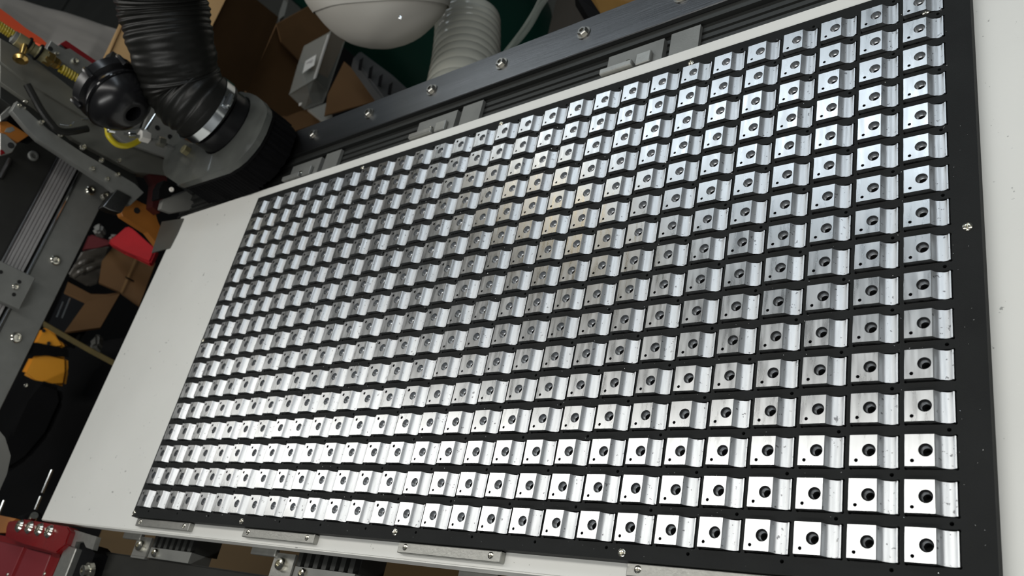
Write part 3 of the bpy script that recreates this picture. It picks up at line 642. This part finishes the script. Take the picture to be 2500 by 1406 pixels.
# bright sliver tube beside
bm = B(); tube(bm, [at_x(-1.03, 384, 272), at_x(-1.03, 356, 318)], lambda i: (0.0012, 0.003)[i], 10)
tag(obj('pointed_rod', bm, M_steel), 'thin tapered bright rod between the motor cover and the hose', 'rod')
# dark bracket with a small white screw, left of the shoe
t = SHOE
slab('arm', M_grey, t, -1.07, [(398, 486), (455, 466), (470, 476), (492, 508), (420, 520), (392, 510)], 0.01)
slab('black_arm', M_black, t, -1.065, [(388, 460), (400, 440), (432, 452), (452, 464), (400, 484), (386, 486)], 0.02)
bm = B(); socket_bolt(bm, at_x(-1.064, 419, 463), (1, -0.3, 0.5), 0.0038, 0.004); obj('screw', bm, M_white, t)
bm = B(); prism(bm, [at_x(-1.12, *p) for p in ((352, 402), (374, 378), (402, 384), (408, 440), (390, 520), (372, 505), (378, 450))], (-0.02, 0, 0))
tag(obj('dark_red_mount', bm, mat('dark_maroon', (0.05, 0.006, 0.006), 0.5)), 'dark maroon mount hidden between carriage and dust shoe', 'mount')

# ------------------------------------------------------------------ red drive unit bottom left
t = thing('red_end_carriage', (-1.08, -0.08, -0.08), 'glossy red end carriage with four socket screws at the bottom left', 'carriage')
zt = -0.010
bm = B(); prism(bm, [at_z(zt, *p) for p in ((20, 1272), (60, 1268), (110, 1276), (163, 1284), (170, 1296), (158, 1330), (135, 1350), (60, 1328), (12, 1312), (14, 1290))], (0, 0, -0.016)); bmesh.ops.bevel(bm, geom=[e for e in bm.edges], offset=0.0015, segments=2, affect='EDGES'); obj('top_block', bm, M_red, t)
for i, px in enumerate(((50, 1284), (74, 1288), (98, 1293), (122, 1298))):
    bm = B(); q = at_z(zt, *px); lathe(bm, q, (0, 0, 1), [(0.0085, 0), (0.0085, 0.0012), (0.0065, 0.004), (0.004, 0.0046), (0.0035, 0.002), (0, 0.002)], 16); obj('socket_screw', bm, M_bolt, t)
zl = -0.028
bm = B(); prism(bm, [at_z(zl, *p) for p in ((58, 1318), (150, 1344), (148, 1362), (118, 1430), (20, 1430), (-80, 1430), (-80, 1290), (0, 1306))], (0, 0, -0.03)); bmesh.ops.bevel(bm, geom=[e for e in bm.edges], offset=0.002, segments=2, affect='EDGES'); obj('lower_body', bm, M_red, t)
for pp in (((66, 1338), (124, 1352), (98, 1420), (30, 1420)), ((-40, 1312), (57, 1335), (20, 1420), (-80, 1420))):
    bm = B(); q = [at_z(zl + 0.0012, *p) for p in pp]; prism(bm, q, (0, 0, -0.003)); bmesh.ops.bevel(bm, geom=[e for e in bm.edges], offset=0.0008, segments=1, affect='EDGES'); obj('raised_panel', bm, mat('satin_red', (0.19, 0.022, 0.028), 0.3), t)
for px in ((136, 1342), (111, 1401), (21, 1403)):
    bm = B(); lathe(bm, at_z(zl, *px), (0, 0, 1), [(0.0026, 0), (0.0026, 0.0015), (0.0015, 0.0025), (0, 0.0027)], 10); obj('rivet', bm, M_bolt, t)
t = thing('motor_bracket', at_z(-0.02, 200, 1330), 'pale aluminium angle bracket right of the red end carriage', 'bracket')
bm = B(); prism(bm, [at_z(-0.018, *p) for p in ((170, 1290), (236, 1310), (226, 1342), (210, 1336), (204, 1322), (186, 1322), (182, 1336), (162, 1328))], (0, 0, -0.006)); obj('top_flange', bm, M_alu, t, smooth=False)
bm = B(); prism(bm, [at_z(-0.016, *p) for p in ((160, 1330), (186, 1338), (150, 1430), (118, 1430))], (0, 0, -0.02)); bmesh.ops.bevel(bm, geom=[e for e in bm.edges], offset=0.001, segments=1, affect='EDGES'); obj('arm', bm, M_alu, t)
bm = B(); prism(bm, [at_z(-0.024, *p) for p in ((188, 1324), (208, 1324), (232, 1350), (205, 1430), (155, 1430))], (0, 0, -0.03)); obj('dark_web', bm, M_black, t, smooth=False)
bm = B(); q = at_z(-0.020, 216, 1392); lathe(bm, q, (0, -0.3, 1), [(0.009, -0.004), (0.009, 0.001), (0.0065, 0.0012), (0.0065, 0.007), (0.003, 0.008), (0.003, 0.004), (0, 0.004)], 14)
tag(obj('large_bolt', bm, M_bolt), 'single large bright bolt right of the pale angle bracket, bottom left', 'bolt')
bm = B(); prism(bm, [at_z(-0.03, *p) for p in ((-10, 1256), (40, 1266), (20, 1280), (14, 1300), (-10, 1300))], (0, 0, -0.02)); tag(obj('orange_block', bm, M_orbr), 'small orange block above the red end carriage at left edge', 'block')
t = thing('black_end_plate', (-1.13, -0.02, -0.04), 'black grimy plate and pin at the bottom left board corner', 'plate')
bm = B(); prism(bm, [at_z(-0.03, *p) for p in ((42, 1262), (80, 1246), (98, 1262), (118, 1276), (60, 1270))], (0, 0, -0.01)); obj('plate', bm, M_black, t)
bm = B(); tube(bm, [at_z(-0.012, 84, 1258), at_z(-0.02, 74, 1276)], 0.005, 10); obj('pin', bm, M_bolt, t)
# shiny rods seen below the board's left edge
for i, (pa, pb, lab) in enumerate((((127, 1147), (103, 1203), 'bright steel rod glinting beside the left board edge, longer one'), ((99, 1212), (86, 1244), 'short bright steel rod nearest the red carriage'), ((10, 1222), (-6, 1262), 'short bright rod at the left picture edge'), ((129, 734), (137, 775), 'unused'))):
    if i == 3: continue
    bm = B(); tube(bm, [at_z(-0.12, *pa), at_z(-0.12, *pb)], 0.0022, 10); tag(obj('steel_rod', bm, M_steel), lab, 'rod')

# ------------------------------------------------------------------ under and behind the machine
def panel(bm, pts, th, mi=0):
    """pts: list of (px, py, distance); a plate of real thickness"""
    P = [at_d(d, x, y) for x, y, d in pts]; n = Vec((0, 0, 0))
    for i in range(len(P)): n += (P[i] - P[0]).cross(P[(i + 1) % len(P)] - P[0])
    n.normalize()
    if n.dot(P[0] - CP) < 0: n = -n
    prism(bm, P, n * th, mi)
def pobj(name, m, pts, th, parent=None, bev=0, label=None):
    bm = B(); panel(bm, pts, th)
    if bev: bmesh.ops.bevel(bm, geom=[e for e in bm.edges], offset=bev, segments=2, affect='EDGES')
    return obj(name, bm, m, parent, label=label)
def same(d, *pts): return [(x, y, d) for x, y in pts]
# wooden shelf under the machine, front
bm = B(); box(bm, (-1.58, -0.50, -0.36), (0.4, 0.44, -0.34)); tag(obj('plywood_shelf', bm, M_ply, smooth=False), 'brown plywood shelf with swarf seen below the front board edge', 'shelf')
# added black box that darkens the floor under the gantry
bm = B(); box(bm, (-3.0, -0.50, -0.90), (-1.60, 0.50, -0.40)); tag(obj('added_dark_box', bm, M_black, smooth=False), 'matt black box added to darken the lower left under the gantry', 'cabinet')
# open carton behind the rail
t = thing('open_carton', at_d(2.35, 620, 230), 'large open cardboard box behind the black hose, flaps up', 'box')
pobj('lit_flap', M_card_lit, [(298, 50, 1.95), (345, -30, 1.98), (562, -30, 1.98), (550, 0, 1.98), (500, 100, 1.95), (470, 160, 1.93), (345, 178, 1.92), (243, 162, 1.92)], 0.004, t)
pobj('folded_edge', M_card_lit, [(296, 48, 1.945), (302, 52, 1.945), (258, 152, 1.915), (243, 160, 1.915)], 0.012, t)
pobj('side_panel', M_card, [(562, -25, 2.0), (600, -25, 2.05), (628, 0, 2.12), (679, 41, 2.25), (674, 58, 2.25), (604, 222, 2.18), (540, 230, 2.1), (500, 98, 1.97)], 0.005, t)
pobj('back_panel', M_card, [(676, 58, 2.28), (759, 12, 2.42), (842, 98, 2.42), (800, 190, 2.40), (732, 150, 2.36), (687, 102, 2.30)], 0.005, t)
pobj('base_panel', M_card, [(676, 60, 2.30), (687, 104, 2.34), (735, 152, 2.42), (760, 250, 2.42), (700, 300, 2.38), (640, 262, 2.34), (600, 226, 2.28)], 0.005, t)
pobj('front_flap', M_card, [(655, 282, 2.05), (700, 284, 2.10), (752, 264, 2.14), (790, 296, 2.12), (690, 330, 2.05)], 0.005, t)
pobj('dark_flap', M_card, [(800, 230, 2.10), (840, 150, 2.15), (880, 190, 2.20), (945, 240, 2.10), (860, 262, 2.05), (792, 282, 2.05)], 0.004, t)
# clear clamshell box with white label
t = thing('clear_box', at_d(2.2, 760, 160), 'clear plastic box with a small white label inside the carton', 'box')
pobj('front_face', M_clear, [(742, 112, 2.18), (808, 76, 2.20), (769, 192, 2.12), (706, 230, 2.10), (726, 160, 2.14)], 0.003, t)
pobj('side_face', M_clear, [(808, 76, 2.20), (842, 101, 2.26), (800, 224, 2.18), (769, 192, 2.12)], 0.003, t)
pobj('end_face', M_clear, [(769, 192, 2.12), (800, 224, 2.18), (788, 252, 2.16), (745, 268, 2.12), (706, 230, 2.10)], 0.003, t)
pobj('bright_edge', M_white, [(806, 82, 2.19), (804, 90, 2.19), (772, 190, 2.11), (768, 192, 2.11), (769, 186, 2.11), (802, 84, 2.19)], 0.004, t)
lb_ = pobj('paper_label', M_white, [(746, 149, 2.13), (772, 133, 2.14), (767, 159, 2.12), (738, 179, 2.11)], 0.0008, t, label='small white paper label')
for k in range(3):
    pobj('print_line', M_print, [(748 - k * 2.5, 154 + k * 6, 2.124), (764 - k * 2.0, 144 + k * 6, 2.126), (764 - k * 2.0, 145.5 + k * 6, 2.125), (748 - k * 2.5, 155.5 + k * 6, 2.123)], 0.0004, lb_)
pobj('hinge_piece', M_white, [(730, 252, 2.08), (737, 250, 2.08), (735, 257, 2.08), (729, 259, 2.08)], 0.004, t)
pobj('lower_tray', M_clear, [(750, 268, 2.10), (800, 250, 2.12), (812, 285, 2.08), (790, 300, 2.06)], 0.003, t)
# black box added as a dark backdrop behind the open carton
bm = B(); box(bm, (-3.0, 2.75, -0.9), (-1.6, 3.4, -0.1)); tag(obj('dark_backdrop_box', bm, M_black, smooth=False), 'big black box added for the deep shade behind the open carton', 'crate')
bm = B(); box(bm, (-5.0, 0.52, -0.90), (-1.78, 2.3, -0.885)); tag(obj('floor_dark_sheet', bm, M_black, smooth=False), 'black sheet added to darken the floor under the boxes', 'mat')  # added black slab, keeps the floor here dark
pobj('grey_stick', M_grey, [(694, -6, 2.5), (706, -6, 2.5), (694, 38, 2.45), (683, 46, 2.45), (682, 30, 2.45)], 0.015)
tag(bpy.data.objects['grey_stick'], 'pale grey handle sticking up behind the open carton', 'handle')
# clear-wrapped dark parts beside the drum
t = thing('grey_sleeve', at_d(2.0, 930, 190), 'dim grey striped sleeve lying between carton and green drum', 'sleeve')
pobj('sleeve', mat('dim_grey_film', (0.06, 0.06, 0.06), 0.4, 0, noise=0.3, nscale=12), [(862, 140, 2.05), (880, 122, 2.08), (960, 185, 2.05), (1000, 218, 2.0), (960, 240, 1.95), (935, 240, 1.95)], 0.03, t, bev=0.004)
for k in range(4):
    x, y = 878 + k * 24, 146 + k * 20
    pobj('stripe', M_black, [(x, y, 2.02 - k * 0.02), (x + 9, y - 6, 2.02 - k * 0.02), (x + 4, y + 26, 2.01 - k * 0.02), (x - 4, y + 24, 2.01 - k * 0.02)], 0.002, t)
# white filter bag
def ellipsoid_bag():
    t = thing('filter_bag', at_d(1.7, 915, 40), 'big off-white cloth filter bag hanging above the green drum', 'bag')
    c = at_d(1.72, 925, -85); down = Vec((0, 0, -1)); px = 1.72 / FPX
    imx, imy = RR[0], RR[1]
    # the bag droops: its lowest point hangs towards the picture's bottom
    def prof(v):
        # v 0..1 from tip to top -> (offset along, half width)
        return (1 - v), math.sin(min(1, v * 1.0) * PI / 2) ** 0.62
    n, m = 48, 26; rings = []
    bm = B()
    tip = at_d(1.50, 905, 119)
    axis = (at_d(1.57, 935, -200) - tip); L_ = axis.length; ax_ = axis.normalized()
    u = (imx - ax_ * imx.dot(ax_)).normalized(); w = ax_.cross(u)
    for j in range(m + 1):
        v = j / m; h = L_ * v
        rr = 0.131 * (1 - (1 - min(1, v / 0.62)) ** 2.3) ** 0.60
        step = 0.0045 if v > 0.24 + 0.0 else 0.0
        ring = []
        for k in range(n):
            a = 2 * PI * k / n
            wob = 1 + 0.018 * math.sin(3 * a + 9 * v) + 0.012 * math.sin(7 * a - 14 * v) + 0.008 * math.sin(24 * v + 2 * a)
            ring.append(bm.verts.new(tip + ax_ * h + (u * math.cos(a) + w * math.sin(a) * 0.8) * max(0.0, rr * wob)))
        rings.append(ring)
    tipv = bm.verts.new(tip)
    for a, b in zip(rings[1:], rings[2:]):
        for k in range(n): bm.faces.new((a[k], a[(k + 1) % n], b[(k + 1) % n], b[k]))
    for k in range(n): bm.faces.new((rings[1][k], rings[1][(k + 1) % n], tipv))
    for v_ in rings[0]: bm.verts.remove(v_)
    o1 = obj('bag_body', bm, M_bag, t)
    # cuff: outer layer whose hem crosses the bag
    bm = B(); rings = []
    for j in range(12):
        ring = []
        for k in range(n):
            a = 2 * PI * k / n
            v0 = 0.30 + 0.10 * math.cos(a - 0.7); v = v0 + (1 - v0) * j / 11
            rr = 0.131 * (1 - (1 - min(1, v / 0.62)) ** 2.3) ** 0.60 + 0.004
            wob = 1 + 0.018 * math.sin(3 * a + 9 * v) + 0.012 * math.sin(7 * a - 14 * v) + 0.008 * math.sin(24 * v + 2 * a)
            ring.append(bm.verts.new(tip + ax_ * (L_ * v) + (u * math.cos(a) + w * math.sin(a) * 0.8) * (rr * wob)))
        rings.append(ring)
    for a, b in zip(rings, rings[1:]):
        for k in range(n): bm.faces.new((a[k], a[(k + 1) % n], b[(k + 1) % n], b[k]))
    obj('outer_layer', bm, M_bag, t)
    bm = B(); lathe(bm, at_d(1.378, 978, 45), (0.6, -0.4, 0.6), [(0.003, 0), (0.003, 0.004), (0, 0.005)], 8); obj('snap', bm, M_steel, t)
ellipsoid_bag()
# green drum
t = thing('green_drum', (-1.52, 1.68, -0.9), 'large dark green drum behind the rail, feeding the white hose', 'drum')
bm = B(); lathe(bm, (-1.52, 1.68, -0.9), (0, 0, 1), [(0.27, 0), (0.27, 0.50), (0.275, 0.51), (0.275, 0.53), (0.27, 0.54), (0.27, 0.66), (0.25, 0.68)], 48); obj('body', bm, M_green, t)
bm = B(); lathe(bm, (-1.52, 1.68, -0.218), (0, 0, 1), [(0.26, 0), (0.26, 0.02), (0.10, 0.05), (0.10, 0.10)], 48); obj('lid', bm, M_green, t)
# white flexible hose
pts = [at_d(1.72, 1142, 48), at_d(1.68, 1141, 100), at_d(1.62, 1136, 160), at_d(1.54, 1126, 225), at_d(1.48, 1108, 300)]
ws = spline(pts, 50); w0 = ws[0]
bm = B(); tube(bm, ws, lambda i: min(0.0625, 0.045 + 0.006 * i) + 0.0024 * abs(math.sin(i * 0.20)) ** 0.6, 36)
tag(obj('white_hose', bm, M_whose), 'off-white ribbed flexible hose dropping behind the bolted rail', 'hose')
bm = B(); lathe(bm, w0 - (ws[3] - ws[0]).normalized() * 0.10, ws[3] - ws[0], [(0.043, 0), (0.043, 0.06), (0.041, 0.065), (0.041, 0.098)], 32); tag(obj('hose_collar', bm, M_green), 'green collar at the upper end of the white hose', 'collar')
# clear tubes right of the drum
for i, (q, lab) in enumerate(((((1338, -10), (1318, 20), (1296, 60), (1270, 95), (1244, 120)), 'thin clear tube curving down behind the rail, outer one'), (((1322, -10), (1305, 25), (1280, 65), (1258, 95), (1230, 130)), 'thin clear tube curving down behind the rail, inner one'))):
    bm = B(); tube(bm, spline([at_d(1.5 + 0.03 * k - i * 0.02, *p) for k, p in enumerate(q)], 8), 0.0035 + 0.001 * (1 - i), 10); tag(obj('clear_tube', bm, M_tube), lab, 'tube')
pobj('table_leg', M_black, [(1402, -15, 1.45), (1434, -15, 1.45), (1468, 36, 1.42), (1438, 44, 1.42)], 0.03); tag(bpy.data.objects['table_leg'], 'black square leg or bar slanting behind the rail at top', 'leg')
bm = B(); box(bm, (-1.20, 1.0, -0.9), (-0.30, 2.6, -0.84)); tag(obj('brown_pallet', bm, mat('brown_grime', (0.06, 0.052, 0.042), 0.8, noise=0.2, nscale=6), smooth=False), 'dull brown board on the floor right of the green drum', 'board')
pobj('wooden_crate', mat('golden_wood', (0.24, 0.13, 0.03), 0.6, 0, noise=0.25, nscale=14), [(1446, -20, 1.6), (1560, -20, 1.6), (1560, 12, 1.6), (1470, 40, 1.55)], 0.05); tag(bpy.data.objects['wooden_crate'], 'golden brown wooden panel right of the black slanting bar', 'crate')

# plastic sheet + orange panel top left
bm = B(); rows = []
topc = [(-40, -30), (20, -8), (60, 2), (110, 18), (160, 30), (210, 46), (255, 62), (300, 76)]
botc = [(-40, 10), (0, 25), (40, 55), (80, 84), (115, 108), (160, 118), (215, 135), (262, 170)]
for k in range(64):
    f = k / 63 * 7; i = min(6, int(f)); g = f - i; col = []
    for j in range(15):
        q = j / 14
        tx = topc[i][0] * (1 - g) + topc[i + 1][0] * g; ty = topc[i][1] * (1 - g) + topc[i + 1][1] * g
        bx = botc[i][0] * (1 - g) + botc[i + 1][0] * g; by = botc[i][1] * (1 - g) + botc[i + 1][1] * g
        col.append(bm.verts.new(at_d(2.6 - 0.4 * q + 0.007 * math.sin(j * 1.1 + k * 0.09) + 0.003 * math.sin(j * 1.7 - k * 0.11), tx * (1 - q) + bx * q, ty * (1 - q) + by * q)))
    rows.append(col)
for a, b in zip(rows, rows[1:]):
    for j in range(14): bm.faces.new((a[j], a[j + 1], b[j + 1], b[j]))
fs = bmesh.ops.extrude_face_region(bm, geom=bm.faces[:]); bmesh.ops.translate(bm, verts=[v for v in fs['geom'] if isinstance(v, bmesh.types.BMVert)], vec=(-0.002, 0.001, -0.002))
tag(obj('plastic_sheet', bm, M_sheet), 'creased whitish plastic sheet hanging across the top left', 'sheet')
pobj('orange_panel', M_orange, [(-20, 10, 1.7), (0, 20, 1.7), (30, 42, 1.68), (62, 68, 1.62), (100, 92, 1.56), (115, 106, 1.55), (110, 114, 1.5), (60, 92, 1.52), (20, 74, 1.55), (-20, 55, 1.6)], 0.006, bev=0.001)
tag(bpy.data.objects['orange_panel'], 'bright orange curved panel behind the brass fittings', 'panel')

# clutter on the floor seen between gantry and board
t = thing('taped_carton', at_d(2.3, 310, 670), 'brown cardboard box with a taped seam left of the board', 'box')
pobj('left_flap', M_card, [(249, 637, 2.2), (274, 605, 2.22), (332, 627, 2.2), (294, 713, 2.14), (241, 689, 2.15)], 0.006, t)
pobj('right_flap', M_card, [(333, 627, 2.2), (374, 645, 2.2), (380, 640, 2.2), (340, 745, 2.1), (325, 735, 2.1), (295, 713, 2.14)], 0.006, t)
pobj('tape', mat('packing_tape', (0.30, 0.18, 0.08), 0.3), [(331, 626, 2.19), (336, 628, 2.19), (298, 716, 2.13), (293, 713, 2.13)], 0.001, t)
pobj('slot', M_black, [(306, 674, 2.155), (338, 690, 2.155), (344, 697, 2.15), (308, 678, 2.15)], 0.001, t)
t = thing('flap_carton', at_d(2.2, 220, 760), 'open cardboard box with a raised triangular flap beside the black case', 'box')
pobj('upper_flap', M_card, [(157, 712, 2.1), (166, 688, 2.12), (230, 722, 2.12), (292, 714, 2.1), (212, 738, 2.08)], 0.005, t)
pobj('large_flap', M_card, [(210, 737, 2.08), (250, 726, 2.08), (293, 716, 2.1), (245, 799, 2.02), (157, 811, 2.0)], 0.005, t)
t = thing('smoky_film', at_d(2.2, 220, 650), 'crumpled smoky plastic film wrapped beside the taped box', 'film')
pobj('film', M_smoke, [(186, 640, 2.25), (200, 612, 2.25), (240, 606, 2.25), (270, 600, 2.25), (249, 640, 2.25), (241, 692, 2.25), (215, 700, 2.25), (165, 672, 2.25)], 0.02, t, bev=0.004)
for q, nm in (((205, 640), 0), ((222, 655), 1), ((200, 662), 2)):
    bm = B(); tube(bm, spline([at_d(2.22, q[0] - 18, q[1] + 12), at_d(2.20, q[0], q[1]), at_d(2.22, q[0] + 22, q[1] - 6)], 6), 0.006, 8); obj('fold', bm, M_smoke, t)
pobj('red_cloth', M_redc, [(262, 588, 2.15), (290, 572, 2.15), (304, 556, 2.12), (316, 548, 2.12), (330, 566, 2.12), (352, 584, 2.1), (382, 606, 2.08), (366, 642, 2.05), (330, 625, 2.08), (296, 606, 2.1), (272, 597, 2.12)], 0.02, bev=0.004)
tag(bpy.data.objects['red_cloth'], 'bright red cloth draped at the left edge of the board', 'cloth')
pobj('dark_red_cloth', mat('deep_red_cloth', (0.10, 0.004, 0.008), 0.8), [(198, 615, 2.2), (216, 572, 2.2), (240, 578, 2.2), (268, 590, 2.18), (272, 600, 2.18), (236, 604, 2.2)], 0.02, bev=0.004)
tag(bpy.data.objects['dark_red_cloth'], 'dark maroon cloth left of the bright red cloth', 'cloth')
pobj('white_cup', M_grey, [(222, 556, 2.2), (236, 540, 2.2), (250, 545, 2.2), (248, 560, 2.18), (232, 570, 2.18)], 0.03, bev=0.006); tag(bpy.data.objects['white_cup'], 'small pale lump of wadding near the gantry lower edge', 'wadding')
pobj('white_rag', M_grey, [(266, 572, 2.15), (276, 564, 2.15), (290, 572, 2.15), (284, 581, 2.14), (264, 583, 2.14)], 0.03, bev=0.006); tag(bpy.data.objects['white_rag'], 'pale scrap of cloth touching the red cloth', 'rag')
t = thing('black_case', at_d(2.3, 150, 760), 'glossy black case with two bright slots beside the open box', 'case')
pobj('lid', M_gloss, [(118, 790, 2.15), (168, 680, 2.25), (158, 712, 2.22), (212, 738, 2.15), (158, 812, 2.1), (140, 806, 2.1)], 0.05, t)
for (a, b) in (((154, 737), (138, 775)), ((171, 728), (151, 777))):
    bm = B(); tube(bm, [at_d(2.09, *a), at_d(2.07, *b)], 0.0017, 8); obj('bright_slot', bm, M_steel, t)
bm = B(); P = [at_d(2.0, 105, 790), at_d(1.96, 160, 822), at_d(1.9, 220, 856), at_d(1.86, 280, 888)]
for i in range(3):
    a, b = P[i], P[i + 1]; s = RR[1] * 0.006; prism(bm, [a - s, b - s, b + s, a + s], RR[2] * 0.003)
tag(obj('olive_strap', bm, M_olive), 'olive yellow strap running down from the gantry to the board', 'strap')
t = thing('yellow_case', at_d(2.3, 110, 880), 'amber yellow hard case with a black belt under the gantry', 'case')
pobj('upper_shell', M_amber, [(80, 842, 2.3), (100, 800, 2.3), (122, 802, 2.3), (142, 818, 2.3), (154, 836, 2.3), (160, 852, 2.3), (120, 842, 2.3)], 0.12, t, bev=0.006)
pobj('lower_shell', M_amber, [(50, 915, 2.3), (74, 868, 2.3), (110, 866, 2.3), (150, 868, 2.3), (166, 872, 2.3), (167, 905, 2.3), (160, 946, 2.3), (130, 936, 2.3), (90, 920, 2.3)], 0.14, t, bev=0.008)
pobj('belt', M_black, [(76, 870, 2.295), (86, 836, 2.295), (120, 842, 2.295), (166, 852, 2.295), (168, 872, 2.295), (110, 868, 2.295)], 0.13, t)
for px in ((107, 807), (119, 838)):
    bm = B(); q = at_d(2.293, *px); lathe(bm, q, CP - q, [(0.0045, 0), (0.0045, 0.001), (0, 0.001)], 12); obj('hole', bm, M_dkhole, t)
t = thing('black_boot', at_d(2.2, 120, 1010), 'shapeless black bag on the floor below the yellow case', 'bag')
pobj('bag_body', M_black, [(20, 1060, 2.2), (70, 975, 2.2), (95, 925, 2.2), (150, 945, 2.2), (156, 980, 2.2), (120, 1060, 2.2), (70, 1120, 2.2), (10, 1160, 2.2)], 0.12, t, bev=0.01)
pobj('grey_jar', M_grey, [(218, 836, 2.15), (232, 812, 2.15), (240, 814, 2.15), (238, 838, 2.13), (228, 850, 2.13), (216, 848, 2.13)], 0.03, bev=0.006); tag(bpy.data.objects['grey_jar'], 'dim pale jar above the olive strap beside the board', 'jar')
